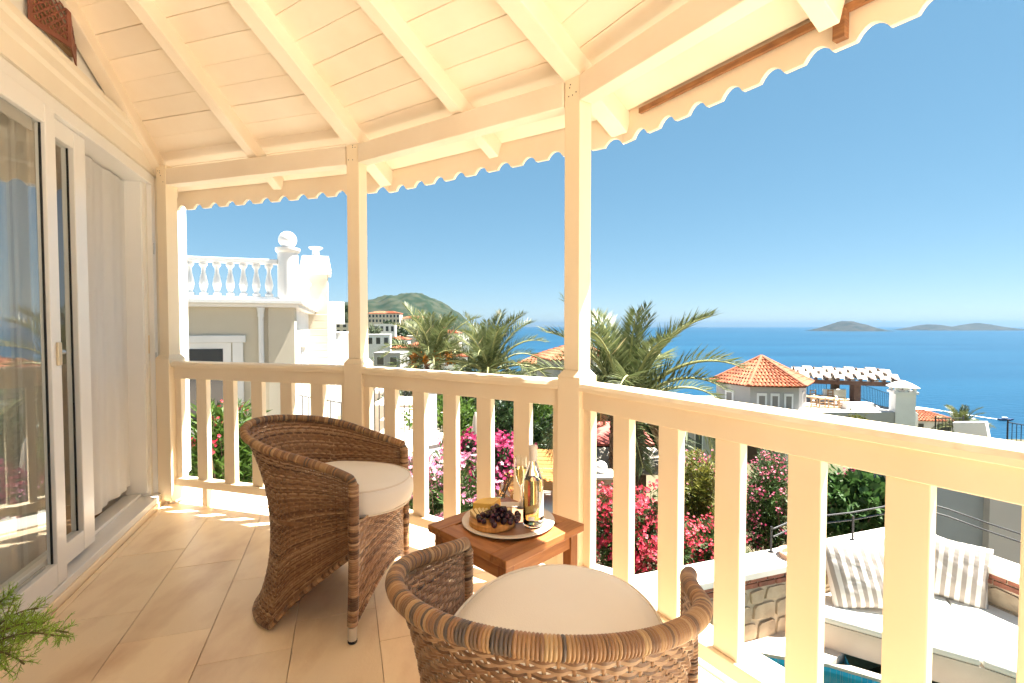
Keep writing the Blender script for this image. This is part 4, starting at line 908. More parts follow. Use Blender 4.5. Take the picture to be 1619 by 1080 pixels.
polyobj('deck', [cornerB - BW * 4.6, A1 - BW * 1.9 , A1, A2, S0, flr(1318, 975, TZ0), cornerB], TZ0 - .09, TZ0, M['deck'], ter)
tongue = [A2, A3, A3 + (A3 - A2).normalized() * .6, S1 + (S1 - S0) * .5 - (S1 - q2) * .55, S1 - (S1 - q2) * .0 + (A3 - S1) * .42, q2, S0 * .98 + A2 * .02]
polyobj('tongue_slab', [A2, A3, A3 + (A3 - A2).normalized() * 1.0, A3 + (A3 - A2).normalized() * 1.0 + (q2 - A2).normalized() * .12, q2], TZ0 - .09, TZ0 - .002, M['deck'], ter)
polyobj('pool_floor', [A1 - BW * 2 - AW * .0, A1 + BW * 4, A1 + BW * 4 - AW * 4, A1 - BW * 2 - AW * 4], TZ0 - 1.15, TZ0 - 1.1, M['mosaic'], ter)
pw = MB()
for a_, b_ in ((A1, A2), (A2, A3), (A2, q2), (q2, S0), (A1 - BW * 1.9, A1)):
    n_ = (b_ - a_).normalized().cross(ZV); 
    pw.add([a_ + n_ * .003 + ZV * -1.1, b_ + n_ * .003 + ZV * -1.1, b_ + n_ * .003 + ZV * -.03, a_ + n_ * .003 + ZV * -.03], [(0, 1, 2, 3)])
pw.build('pool_wall', M['mosaic'], ter)
wt = MB(); c_ = A1 + BW * 1 - AW * 1.95; wt.add([(p_.x, p_.y, TZ0 - .07) for p_ in (A1 - BW * 2.5 + AW * .0, A1 + BW * 4, A1 + BW * 4 - AW * 4, A1 - BW * 2.5 - AW * 4)], [(3, 2, 1, 0)]); tag(wt.build('pool_water', M['water']), kind='structure')
# garden walls of rubble with a brick band under the coping
def garden_wall(p_, q_, label, inward):
    d = (q_ - p_).normalized(); L_ = (q_ - p_).length; t = thing('garden_wall', label, 'wall'); m = MB()
    m.box((p_ + q_) / 2 - inward * .15 + ZV * ((TZ0 - .9 - 1.27) / 2), d * (L_ / 2), inward * .138, ZV * ((-1.27 - TZ0 + .9) / 2)); m.build('wall_core', M['mortar'], t)
    cp = MB(); cp.box((p_ + q_) / 2 - inward * .13 + ZV * -1.235, d * (L_ / 2 + .02), inward * .175, ZV * .035); cp.build('coping', M['coping'], t, bevel=.008)
    rr = random.Random(int(L_ * 100))
    for r_ in range(2):                              # bricks
        x = -.11 * r_ + .005
        while x < L_ - .05:
            w = .21; x0, x1 = max(x, .005), min(x + w, L_ - .005); z = -1.27 - .06 * (r_ + 1) + .004
            if x1 - x0 > .04: m = MB(); m.box(p_ + d * ((x0 + x1) / 2) - inward * (.008 - rr.uniform(0, .006)) + ZV * (z + .024), d * ((x1 - x0) / 2), inward * .01, ZV * .024, rr.random()); m.build('brick', M['brick'], t, bevel=.003, seg=1)
            x += w + .012
    z = -1.40                                        # stones, uneven polygons in rough courses
    while z > TZ0 - .02:
        h = rr.uniform(.13, .20); x = -.05
        while x < L_:
            w = rr.uniform(.16, .34); x0, x1 = max(0, x + .008), min(L_, x + w - .008); z1_, z0_ = z - .006, max(TZ0 - .03, z - h + .006)
            if x1 - x0 > .05 and z1_ - z0_ > .04:
                n = 9; cx, cz = (x0 + x1) / 2, (z0_ + z1_) / 2; pts = []
                for k in range(n):
                    a = 2 * math.pi * k / n; e = rr.uniform(.88, 1.08); pts.append((cx + (x1 - x0) / 2 * math.copysign(abs(math.cos(a)) ** .42, math.cos(a)) * e, cz + (z1_ - z0_) / 2 * math.copysign(abs(math.sin(a)) ** .42, math.sin(a)) * e))
                m = MB(); f0 = [p_ + d * x_ - inward * .02 + ZV * z_ for x_, z_ in pts]; o_ = rr.uniform(.002, .014); f1 = [p_ + d * (cx + (x_ - cx) * .955) + inward * (o_ + rr.uniform(-.004, .004)) + ZV * (cz + (z_ - cz) * .955) for x_, z_ in pts]
                m.add(f0 + f1, [tuple(range(n, 2 * n))] + [(k, (k + 1) % n, (k + 1) % n + n, k + n) for k in range(n)], rr.random()); m.build('stone', M['stone'], t)
            x += w
        z -= h
    return t
inA, inB = -AW, -BW
gA0 = cornerB - BW * 4.45 - AW * .26; gA1 = cornerB - BW * .0 - AW * .26
garden_wall(gA0, gA1, 'rubble garden wall with white coping in front of the oleanders', inA)
gB0 = cornerB - BW * .3 - AW * .0; gB1 = cornerB - BW * .3 - AW * 4.2
garden_wall(gB1, gB0 - AW * .262, 'rubble garden wall with white coping behind the right striped pillow', inB)
# curved iron handrail on the coping
hr = thing('iron_handrail', 'low curved black iron handrail on the white wall coping', 'handrail')
def rail_run(pts, name): q_ = MB(); q_.tube(pts, .009, 8); return q_.build(name, M['iron'], hr, smooth=True)
Zc = -1.2; top = [flr(1222, 868, Zc) + ZV * .22, flr(1252, 860, Zc) + ZV * .26, flr(1300, 853, Zc) + ZV * .27, flr(1345, 848, Zc) + ZV * .275, flr(1395, 843, Zc) + ZV * .31, flr(1430, 839, Zc) + ZV * .34, flr(1470, 843, Zc) + ZV * .34, flr(1500, 848, Zc) + ZV * .31, flr(1560, 866, Zc) + ZV * .27, flr(1640, 892, Zc) + ZV * .25]
rail_run(top, 'top_rail'); rail_run([p_ - ZV * .085 for p_ in top], 'lower_rail')
for px, py in ((1219, 873), (1348, 854)): 
    p_ = flr(px, py, Zc); q_ = MB(); q_.tube([p_, p_ + ZV * .275], .011, 8); q_.lathe([(.03, 0), (.03, .008)], (p_.x, p_.y, Zc), 10); q_.build('upright', M['iron'], hr, smooth=True)
# corner seat with cushions
SZ = TZ0 + .24
seat = thing('corner_bench', 'built-in stone corner bench under the white seat pads', 'bench')
f0, f1, f2 = flr(1300, 984, SZ), flr(1553, 1056, SZ), flr(1680, 1100, SZ)
e0 = f0 + AW * ((gA0 - f0).dot(AW) - .005); bk = Vector((0, 0, 0)) + gA1 - BW * .305 - AW * .005
e2 = Vector((f2.x, f2.y, 0)) + BW * ((gB0 - f2).dot(BW) - .005)
polyobj('bench_base', [Vector((p_.x, p_.y, 0)) for p_ in (f0, f1, f2, e2, bk, e0)], TZ0 + .001, SZ - .001, M['deck'], seat)
M['pad'] = mat('white_seat_canvas', (.72, .69, .62), .9, (.69, .66, .59), 2, (1, 1, 1), .15, 200, spec=.2)
def pad(pts, label):
    pts = [Vector((p_.x, p_.y, 0)) for p_ in pts]; o = polyobj('seat_pad', pts, SZ, SZ + .07, M['pad'], None, bevel=.022); o.modifiers['bevel'].segments = 4; tag(o, label, 'seat pad', 'white seat pads on the corner bench'); return o
g_ = lambda p_, q_, t: p_ + (q_ - p_) * t
jn = flr(1497, 945, SZ + .07)
inn_ = lambda p_: p_ + (Vector((bk.x, bk.y, p_.z)) - p_) * .012
pad([f0, f1 - (f1 - f0).normalized() * .006, Vector((jn.x, jn.y, 0)) - BW * .008, Vector((bk.x, bk.y, 0)) - BW * .30 - AW * .01, e0 - AW * .01], 'white seat pad under the left striped pillow')
pad([f1 + (f1 - f0).normalized() * .006, f2, e2 - BW * .01, Vector((bk.x, bk.y, 0)) - BW * .01 - AW * .02, Vector((bk.x, bk.y, 0)) - BW * .285 - AW * .01, Vector((jn.x, jn.y, 0)) + BW * .008], 'white seat pad at the right edge, below the right striped pillow')
def stripemat():
    m = bpy.data.materials.new('striped_linen'); m.use_nodes = True; t = m.node_tree; N = t.nodes; L = t.links; b = N['Principled BSDF']; b.inputs['Roughness'].default_value = .95; b.inputs['Specular IOR Level'].default_value = .1
    tc = N.new('ShaderNodeTexCoord'); w = N.new('ShaderNodeTexWave'); w.wave_type = 'BANDS'; w.bands_direction = 'X'; w.inputs['Scale'].default_value = 4.1; w.inputs['Distortion'].default_value = .25; L.new(tc.outputs['Object'], w.inputs['Vector'])
    cr = N.new('ShaderNodeValToRGB'); e = cr.color_ramp.elements; e[0].position = .46; e[0].color = (.62, .59, .55, 1); e[1].position = .54; e[1].color = (.30, .265, .235, 1); L.new(w.outputs[1], cr.inputs[0]); L.new(cr.outputs[0], b.inputs['Base Color'])
    n = N.new('ShaderNodeTexNoise'); n.inputs['Scale'].default_value = 9; L.new(tc.outputs['Object'], n.inputs['Vector']); bp = N.new('ShaderNodeBump'); bp.inputs['Strength'].default_value = .5; bp.inputs['Distance'].default_value = .03; L.new(n.outputs[0], bp.inputs['Height']); L.new(bp.outputs[0], b.inputs['Normal']); return m
M['stripe'] = stripemat()
def pillow(loc, rot, size, label):
    m = MB(); n = 22; V = []; F = []
    for sd in (1, -1):
        for j in range(n + 1):
            for i in range(n + 1):
                u, v = -1 + 2 * i / n, -1 + 2 * j / n; k = max(0, (1 - abs(u) ** 2.6) * (1 - abs(v) ** 2.6)) ** .5; pin = 1 - .07 * (1 - abs(u)) * abs(v) ** 3; pin2 = 1 - .07 * (1 - abs(v)) * abs(u) ** 3
                wr = .006 * math.sin(9 * u + 4 * v) * math.sin(7 * v - 2 * u) * k
                V.append((u * size / 2 * pin2, v * size / 2 * pin, sd * (size * .16 * k + wr)))
    N1 = (n + 1) ** 2
    for s_ in range(2):
        for j in range(n):
            for i in range(n):
                a = s_ * N1 + j * (n + 1) + i; q_ = (a, a + 1, a + n + 2, a + n + 1); F.append(q_ if s_ == 0 else tuple(reversed(q_)))
    m.add(V, F); o = m.build('striped_pillow', M['stripe'], smooth=True); bm = bmesh.new(); bm.from_mesh(o.data); bmesh.ops.remove_doubles(bm, verts=bm.verts, dist=.0004); bm.to_mesh(o.data); bm.free()
    o.location = loc; o.rotation_euler = rot; return tag(o, label, 'pillow', 'striped pillows on the corner bench')
p_ = flr(1372, 962, SZ + .07); pillow((p_.x, p_.y + .10, SZ + .07 + .30), (R(66), R(-8), R(-14)), .66, 'striped linen pillow leaning beside the terracotta jar')
p_ = flr(1505, 945, SZ + .07); pillow((p_.x + .02, p_.y + .06, SZ + .07 + .27), (R(68), R(4), R(-42)), .62, 'striped linen pillow in the corner, right of the thick slat')
# jar on an iron stand
jp = flr(1254, 985, TZ0); jar = thing('terracotta_jar', 'terracotta jar on a black iron stand beside the stone wall', 'jar', (jp.x, jp.y, TZ0))
m = MB(); m.lathe([(.05, .22), (.11, .25), (.165, .36), (.185, .50), (.175, .62), (.14, .715), (.13, .73), (.155, .755), (.14, .765), (.115, .74), (.12, .70), (.0005, .69)], n=32, cap=False); m.build('jar_body', mat('weathered_terracotta', (.50, .30, .20), .9, (.38, .24, .17), 6, (1, 1, 1), .35, 30), jar, smooth=True)
m = MB(); m.tube([(.15 * math.cos(a), .15 * math.sin(a), .34) for a in np.linspace(0, 6.2832, 25)], .010, 6, cap=False); m.build('stand_ring', M['iron'], jar, smooth=True)
for k in range(3):
    a = R(195 + 120 * k); m = MB(); m.tube([(.15 * math.cos(a), .15 * math.sin(a), .34), (.17 * math.cos(a), .17 * math.sin(a), .15), (.185 * math.cos(a), .185 * math.sin(a), .012)], .010, 6); m.sphere((.19 * math.cos(a), .19 * math.sin(a), .014), .016, 8, 6); m.build('stand_leg', M['iron'], jar, smooth=True)

# ================================================================== neighbouring villa, left
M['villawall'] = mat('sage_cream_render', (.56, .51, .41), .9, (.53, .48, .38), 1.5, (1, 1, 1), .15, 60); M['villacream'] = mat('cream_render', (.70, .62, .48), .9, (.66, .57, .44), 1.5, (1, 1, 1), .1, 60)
C0 = Vector((-3.87, 8.5, 0)); vil = thing('neighbour_villa', 'white and sage villa with roof balustrade and ball finial, left of the balcony', 'villa')
def vb(mb, a0, a1, b0, b1, z0, z1): return mb.box(C0 + AW * ((a0 + a1) / 2) + BW * ((b0 + b1) / 2) + ZV * ((z0 + z1) / 2), AW * ((a1 - a0) / 2), BW * ((b1 - b0) / 2), ZV * ((z1 - z0) / 2))
def vpart(name, mm, *boxes, bevel=.008, par=None):
    q_ = MB()
    for b_ in boxes: vb(q_, *b_)
    return q_.build(name, mm, par or vil, bevel=bevel)
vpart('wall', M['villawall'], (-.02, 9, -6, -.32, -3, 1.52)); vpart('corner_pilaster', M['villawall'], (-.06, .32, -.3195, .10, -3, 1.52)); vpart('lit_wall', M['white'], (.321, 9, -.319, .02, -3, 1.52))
vpart('cornice', M['white'], (-.14, 9, -6, .18, 1.521, 1.58), (-.20, 9, -6, .24, 1.581, 1.65))
vpart('balustrade_rail', M['white'], (-.06, .10, -6, -.16, 2.26, 2.34)); vpart('balustrade_rail', M['white'], (.16, 4.8, -.06, .10, 2.26, 2.34)); vpart('balustrade_base', M['white'], (-.05, .09, -6, -.16, 1.651, 1.70)); vpart('balustrade_base', M['white'], (.16, 4.8, -.05, .09, 1.651, 1.70))
bal = MB(); bal.lathe([(.062, 0), (.062, .05), (.035, .07), (.055, .14), (.066, .20), (.050, .30), (.030, .40), (.030, .46), (.055, .50), (.062, .51), (.062, .558)], n=14); bme = bal.mesh('baluster', M['white'], True)
for k in range(28): p_ = C0 + AW * .02 + BW * (-.30 - .195 * k) + ZV * 1.7005; link('baluster', bme, vil, Matrix.Translation(p_))
for k in range(22): p_ = C0 + AW * (.36 + .20 * k) + BW * .02 + ZV * 1.7005; link('baluster', bme, vil, Matrix.Translation(p_))
m = MB(); cc_ = C0 + AW * .02 + BW * .0; m.lathe([(.17, 1.651), (.165, 2.46), (.19, 2.48), (.20, 2.51), (.20, 2.545), (.10, 2.56)], (cc_.x, cc_.y, 0), 28); m.build('finial_column', M['white'], vil, smooth=True)
m = MB(); m.sphere((cc_.x, cc_.y, 2.69), .148, 28, 18); m.build('ball_finial', M['white'], vil, smooth=True)
m = MB(); pp = C0 + AW * -.085 + BW * -.42; m.tube([(pp.x, pp.y, -3), (pp.x, pp.y, 1.44)], .042, 12); m.lathe([(.05, 1.36), (.05, 1.42), (.062, 1.5), (.062, 1.515)], (pp.x, pp.y, 0), 12); m.build('downpipe', M['white'], vil, smooth=True)
vpart('window_surround', M['white'], (-.07, -.021, -2.6, -.66, .93, 1.05), (-.06, -.021, -.86, -.70, -.6, .9295)); wf = vpart('window', M['upvc'], (-.045, -.0215, -2.6, -.88, -.6, .925), bevel=0)
vpart('pane', M['darkpane'], (-.052, -.0455, -2.5, -1.0, -.5, .83), bevel=0, par=wf)
vpart('chimney_stack', M['villacream'], (4.9, 5.7, -.1, .50, -3, 2.60)); vpart('chimney_cap', M['white'], (4.84, 5.76, -.18, .58, 2.601, 2.70))
m = MB(); o_ = C0 + ZV * 0; 
def vp(a, b, z): return C0 + AW * a + BW * b + ZV * z
m.add([vp(4.82, -.20, 2.7005), vp(4.82, .60, 2.7005), vp(5.78, .60, 2.7005), vp(5.78, -.20, 2.7005), vp(5.12, -.13, 3.12), vp(5.12, .53, 3.12), vp(5.5, .53, 3.12), vp(5.5, -.13, 3.12)], [(3, 2, 1, 0), (4, 5, 6, 7), (0, 1, 5, 4), (1, 2, 6, 5), (2, 3, 7, 6), (3, 0, 4, 7)]); m.build('chimney_hood', M['white'], vil)
pp = vp(5.3, .2, 0); m = MB(); m.lathe([(.10, 3.11), (.09, 3.30), (.15, 3.32), (.19, 3.36), (.18, 3.37)], (pp.x, pp.y, 0), 16); m.build('flue_pipe', M['white'], vil, smooth=True)
for k in range(7): vpart('rustication_band', M['villacream'], (4.895, 5.705, -.105, .508, .15 + k * .2, .325 + k * .2), bevel=.01)
vpart('upper_storey', M['white'], (5.6, 10, -12, -4.85, 1.65, 3.55)); vpart('upper_parapet', M['white'], (5.0, 10.2, -12, -4.75, 3.551, 3.85))
vpart('far_wing', M['white'], (9.02, 15, -4, .6, -3, 1.3), (12, 16, -.3, .95, 1.301, 2.2), (15.01, 20, -4, 1.3, -3, .9))
vpart('side_door', M['upvc'], (2.2, 3.1, .021, .05, -1.2, .75)); vpart('door_lintel', M['white'], (2.1, 3.2, .022, .12, .76, .86))
# iron fences seen between the slats
def fence(label, p_, q_, h, n, zbase=None):
    t = thing('iron_fence', label, 'fence'); m = MB(); m.beam(p_ + ZV * h, q_ + ZV * h, .03, .02); m.build('top_bar', M['iron'], t); m = MB(); m.beam(p_ + ZV * .08, q_ + ZV * .08, .025, .02); m.build('bottom_bar', M['iron'], t)
    for k in range(n + 1): c = p_.lerp(q_, k / n); r_ = .02 if k in (0, n) else .009; m = MB(); m.tube([c, c + ZV * (h - .011 if k not in (0, n) else h + .08)], r_, 6); m.build('picket', M['iron'], t)
    return t
fence('black iron fence beside the white side wall of the neighbouring villa', at(470, 705, 9.5), at(548, 712, 10.4), 1.0, 9)
fence('tall black iron fence between the middle post and the white pillar', at(592, 720, 9.2), at(655, 735, 9.6), 1.55, 8)
# white terrace steps and walls left of the middle post
stp = thing('white_steps', 'sunlit white terrace walls and steps behind the iron fence', 'steps')
for k, (px0, px1, py, dd) in enumerate(((585, 680, 720, 11.0), (590, 690, 690, 13.0), (600, 700, 664, 16.0), (585, 660, 640, 19.0), (575, 640, 622, 24.0))):
    a_, b_ = at(px0, py, dd), at(px1, py, dd); m = MB(); m.abox(a_.x, b_.x, dd, dd + 2.4, a_.z - 2.5, a_.z); m.build('terrace_step', M['deck'], stp, bevel=.02)
pil = at(681, 700, 9.9); pt = thing('lamp_pillar', 'slim white pillar with flared foot behind the pink oleander', 'pillar', (pil.x, pil.y, 0)); m = MB(); zt_ = at(681, 612, 9.9).z
m.lathe([(.22, pil.z - .8), (.22, pil.z - .05), (.25, pil.z), (.15, pil.z + .16), (.13, pil.z + .2), (.125, zt_ - .05), (.16, zt_ - .04), (.16, zt_)], n=4); m.build('pillar_shaft', M['white'], pt); m = MB(); m.sphere((0, 0, zt_ + .06), .07, 12, 8); m.build('finial', M['white'], pt, smooth=True)
# ================================================================== houses of the town and far garden things
M['rooftile'] = mat('terracotta_tiles', (.34, .115, .052), .85, (.27, .08, .038), 3, (1, 1, 1), .2, 20, var=.3); M['shadewall'] = mat('shade_grey_render', (.42, .405, .39), .9, (.39, .375, .36), 1, (1, 1, 1), .1, 40); M['darkwood'] = mat('dark_stained_wood', (.07, .035, .022), .6, (.05, .025, .016), 8); M['canvas'] = mat('cream_shade_canvas', (.34, .30, .25), .9)  # shadewall: the grey puts the shade of pale walls into their colour
def tiled_slope(m, a, b, c, d, cols, rows, seed):    # eave a-b, ridge d-c: rows of barrel tiles
    rr = random.Random(seed); a, b, c, d = map(Vector, (a, b, c, d)); nrm = (b - a).cross(d - a).normalized()
    for j in range(rows):
        t0, t1 = j / rows, min(1, (j + 1.12) / rows); L0, R0, L1, R1 = a.lerp(d, t0), b.lerp(c, t0), a.lerp(d, t1), b.lerp(c, t1); w0 = (b - a).length / cols; n = max(1, round((R0 - L0).length / w0))
        for i in range(n):
            p0, p1 = L0.lerp(R0, i / n), L0.lerp(R0, (i + 1) / n); q0, q1 = L1.lerp(R1, i / n), L1.lerp(R1, (i + 1) / n); h = w0 * .42; v = rr.random(); up = nrm * (h * .35 * (1 - 0))
            A_, B_ = [], []
            for k in range(5):
                s_ = k / 4; bulge = math.sin(math.pi * s_) * h; A_.append(p0.lerp(p1, s_) + nrm * (bulge + .03)); B_.append(q0.lerp(q1, s_) + nrm * (bulge * .85))
            m.add(A_ + B_, [(k, k + 1, k + 6, k + 5) for k in range(4)] + [(0, 1, 2, 3, 4)], v)
def house(name, label, px, py, depth, w, d, h, rz, roof='hip', wallm='white', wins=(3, 2), cat='house', group='houses of the hillside town', rise=None, tile=.55):
    p_ = at(px, py, depth); t = thing(name, label, cat, (p_.x, p_.y, p_.z), rz, group); m = MB(); gz = min(ground(p_.x, p_.y) - p_.z, 0) - 4; m.abox(-w / 2, w / 2, 0, d, gz, h); m.build('walls', M[wallm], t)
    if roof == 'hip':
        e = .35; rs = rise or w * .13; A_, B_, C_, D_ = Vector((-w / 2 - e, -e, h)), Vector((w / 2 + e, -e, h)), Vector((w / 2 + e, d + e, h)), Vector((-w / 2 - e, d + e, h)); k = min(w, d) / 2
        r0, r1 = (Vector((-w / 2 + k, d / 2, h + rs)), Vector((w / 2 - k, d / 2, h + rs))) if w >= d else (Vector((0, k, h + rs)), Vector((0, d - k, h + rs)))
        m = MB(); cl = max(5, int(w / tile)); rw = max(3, int(k / tile))
        if w >= d: tiled_slope(m, A_, B_, r1, r0, cl, rw, 1); tiled_slope(m, B_, C_, r1, r1, rw * 2, rw, 2); tiled_slope(m, C_, D_, r0, r1, cl, rw, 3); tiled_slope(m, D_, A_, r0, r0, rw * 2, rw, 4)
        else: tiled_slope(m, A_, B_, r0, r0, cl, rw, 1); tiled_slope(m, B_, C_, r1, r0, cl, rw, 2); tiled_slope(m, C_, D_, r1, r1, cl, rw, 3); tiled_slope(m, D_, A_, r0, r1, cl, rw, 4)
        m.add([A_, B_, C_, D_], [(0, 1, 2, 3)]); o = m.build('tiled_roof', M['rooftile'], t); o['kind'] = 'stuff'
    else:
        m = MB(); m.abox(-w / 2 - .1, w / 2 + .1, -.1, d + .1, h + .001, h + .25); m.build('parapet', M[wallm], t)
    nx_, nz_ = wins
    for j in range(nz_):
        for i in range(nx_):
            cx = -w / 2 + w * (i + .5) / nx_; ww = w / nx_ * .26; z0 = h * (j + .22) / nz_; z1 = h * (j + .78) / nz_
            m = MB(); m.abox(cx - ww - .06, cx + ww + .06, -.06, -.002, z0 - .06, z1 + .06); f = m.build('window', M['white'], t); m = MB(); m.abox(cx - ww, cx + ww, -.075, -.0605, z0, z1); m.build('pane', M['darkpane'], f)
    return t
house('hotel', 'long hotel with two rows of arched windows and red roof on the hill', 607, 511, 330, 21, 12, 6.4, R(3), 'hip', 'villacream', (9, 2), 'hotel', rise=1.6, tile=1.0)
house('hotel', 'second red roofed hotel wing to the right of the long hotel', 655, 512, 335, 17, 10, 3.8, R(-4), 'hip', 'villacream', (8, 1), 'hotel', rise=1.5, tile=1.0)
house('town_house', 'flat roofed white modern house below the long hotel', 608, 527, 240, 10, 8, 4.4, R(8), 'flat', 'white', (4, 1))
TOWN = [(598, 548, 170, 8, 6, 4.0, 8, 'flat', 'white', (3, 1), 'flat white town house beside the middle post'), (627, 552, 190, 8, 6, 3.6, -5, 'hip', 'white', (3, 1), 'red roofed town house left of the date palm crown'), (660, 545, 230, 10, 7, 4, 4, 'flat', 'villacream', (3, 1), 'cream flat roofed town house behind the date palm'), (706, 545, 260, 13, 8, 6, -6, 'hip', 'villacream', (5, 2), 'pinkish cream town house between the two palms'), (731, 545, 300, 11, 8, 5, 6, 'flat', 'white', (4, 1), 'white town house low behind the right town palm'),
    (640, 572, 120, 6, 5, 3.2, 4, 'hip', 'white', (2, 1), 'small red roofed house under the orange date palm'), (612, 582, 90, 5, 5, 2.6, -7, 'flat', 'shadewall', (2, 1), 'grey flat roofed house right of the middle post'), (665, 562, 150, 7, 6, 3, 9, 'hip', 'white', (2, 1), 'white house with terracotta roof amid the palm fronds'), (700, 565, 170, 8, 6, 3.4, 2, 'flat', 'villacream', (3, 1), 'cream house below the pinkish one'), (690, 530, 380, 14, 9, 5, -3, 'hip', 'white', (4, 1), 'distant white house at the foot of the headland'), (545, 528, 230, 9, 7, 5, 5, 'flat', 'villacream', (3, 2), 'cream house left of the middle post'), (543, 560, 120, 6, 5, 4.0, 5, 'flat', 'white', (2, 1), 'white house low at the left of the middle post'), (720, 580, 130, 6, 5, 2.6, 3, 'hip', 'white', (2, 1), 'little house with red roof between the palm trunks')]
for px, py, dd, w, d, h, rz, rf, wm, wn, lb in TOWN: house('town_house', lb, px, py, dd, w, d, h, R(rz), rf, wm, wn)
house('red_roof_house', 'house with broad terracotta roof left of the nearest post, before the sea', 872, 606, 44, 5.6, 5, 1.7, R(-12), 'hip', 'white', (2, 1), rise=1.15, tile=.3)
house('red_roof_house', 'terracotta roofed house half hidden behind the nearest post', 925, 612, 34, 4.6, 4, 1.9, R(14), 'hip', 'shadewall', (2, 1), rise=1.0, tile=.28)
# trees of the hillside, each a small crown
rt = random.Random(5)
TP = [(588, 522, 200), (640, 520, 260), (652, 528, 240), (676, 522, 300), (622, 540, 180), (645, 560, 140), (690, 552, 200), (718, 556, 210), (735, 565, 180), (603, 565, 110), (655, 580, 100), (590, 590, 70), (628, 592, 75), (700, 590, 90), (742, 590, 100), (544, 500, 260), (538, 486, 300), (548, 492, 300), (750, 556, 260), (770, 575, 160), (800, 592, 90), (820, 598, 70), (545, 545, 150), (615, 515, 280)]
TL = ['above the flat modern house', 'left of the second hotel wing', 'below the second hotel wing', 'between the second hotel wing and the headland', 'above the small red roofed house', 'left of the orange date palm crown', 'right of the pinkish cream house', 'between the two town palms, higher up', 'between the two town palms, lower down', 'beside the grey flat roofed house', 'under the fronds of the orange date palm', 'just above the railing, right of the middle post', 'just above the railing, second from the middle post', 'just above the railing, below the two palms', 'just above the railing, under the right town palm', 'left of the middle post, lower on the ridge', 'left of the middle post, leftmost on the ridge', 'left of the middle post, nearest it on the ridge', 'beside the headland foot against the sea', 'right of the right town palm trunk', 'left of the broad terracotta roof', 'touching the broad terracotta roof', 'left of the middle post, in front of the cream house', 'in front of the long hotel']
TL = ['small dark tree ' + s_ for s_ in TL]
for k, (px, py, dd) in enumerate(TP):
    w_ = 22 + rt.random() * 14; Sh(px, py - 8, dd, w_, 15 + rt.random() * 8, 'hillside_tree', TL[k], 90, M['dark' if k % 3 else 'olive'], dd * .0040 * 1.6, dd * .0026, 7, None, 0, 40 + k, group='trees of the hillside town', cat='tree')
# ---- turret house with roof terrace and pergola, right
TD = 28.0; tO = at(1203, 604, TD); tur = thing('turret_house', 'hexagonal turret house with terracotta tiled roof in front of the sea', 'house', (tO.x, tO.y, 0)); ze = tO.z; za = at(1195, 565, TD).z; RE, RW = 2.78, 2.42; ph = R(-9)
hx = lambda r, k, z: Vector((r * math.cos(ph + k * math.pi / 3), r * math.sin(ph + k * math.pi / 3), z))
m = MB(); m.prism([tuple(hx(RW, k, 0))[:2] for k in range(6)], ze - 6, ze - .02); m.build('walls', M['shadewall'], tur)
m = MB()
for k in range(6): tiled_slope(m, hx(RE, k, ze), hx(RE, k + 1, ze), Vector((0, 0, za)), Vector((0, 0, za)), 13, 9, k)
m.add([hx(RE, k, ze - .015) for k in range(6)], [(5, 4, 3, 2, 1, 0)]); m.build('tiled_roof', M['rooftile'], tur)['kind'] = 'stuff'
for k in range(6):
    m = MB(); m.tube([hx(RE, k, ze + .06), Vector((0, 0, za + .06))], .10, 8); m.build('hip_tiles', M['rooftile'], tur, smooth=True)
for k, (fa, u0, u1) in enumerate(((4, .14, .34), (4, .42, .60), (4, .70, .88), (3, .3, .55), (5, .4, .6))):
    a_, b_ = hx(RW, fa, 0), hx(RW, fa + 1, 0); d_ = (b_ - a_).normalized(); n_ = Vector((d_.y, -d_.x, 0)); c_ = a_.lerp(b_, (u0 + u1) / 2); hw = (b_ - a_).length * (u1 - u0) / 2
    m = MB(); m.box(c_ + n_ * .03 + ZV * (ze - 1.35), d_ * hw, n_ * .028, ZV * .98); f = m.build('window', M['white'], tur); m = MB(); m.box(c_ + n_ * .062 + ZV * (ze - 1.35), d_ * hw * .62, n_ * .003, ZV * .84); m.build('blind', mat('grey_blind_%d' % k, (.24, .22, .20), .6), f)
lw = thing('lower_house', 'shaded grey house body below the turret, behind the oleanders', 'house'); lp0, lp1 = at(1085, 655, 25.0), at(1480, 655, 26.0)
def lowbox(name, mm, px0, px1, py0, py1, dd, th, par, bevel=0):
    a_, b_ = at(px0, py1, dd), at(px1, py0, dd); q_ = MB(); q_.abox(a_.x, b_.x, dd, dd + th, a_.z, b_.z); return q_.build(name, mm, par, bevel=bevel)
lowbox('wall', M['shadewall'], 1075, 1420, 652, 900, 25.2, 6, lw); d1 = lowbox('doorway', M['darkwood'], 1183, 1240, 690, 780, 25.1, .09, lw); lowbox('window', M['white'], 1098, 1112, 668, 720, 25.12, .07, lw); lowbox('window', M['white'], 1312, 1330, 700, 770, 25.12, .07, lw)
lowbox('door_frame', M['white'], 1240.5, 1246, 685, 780, 25.08, .1, lw); lowbox('pane', M['darkpane'], 1100, 1110, 671, 718, 25.08, .03, lw)
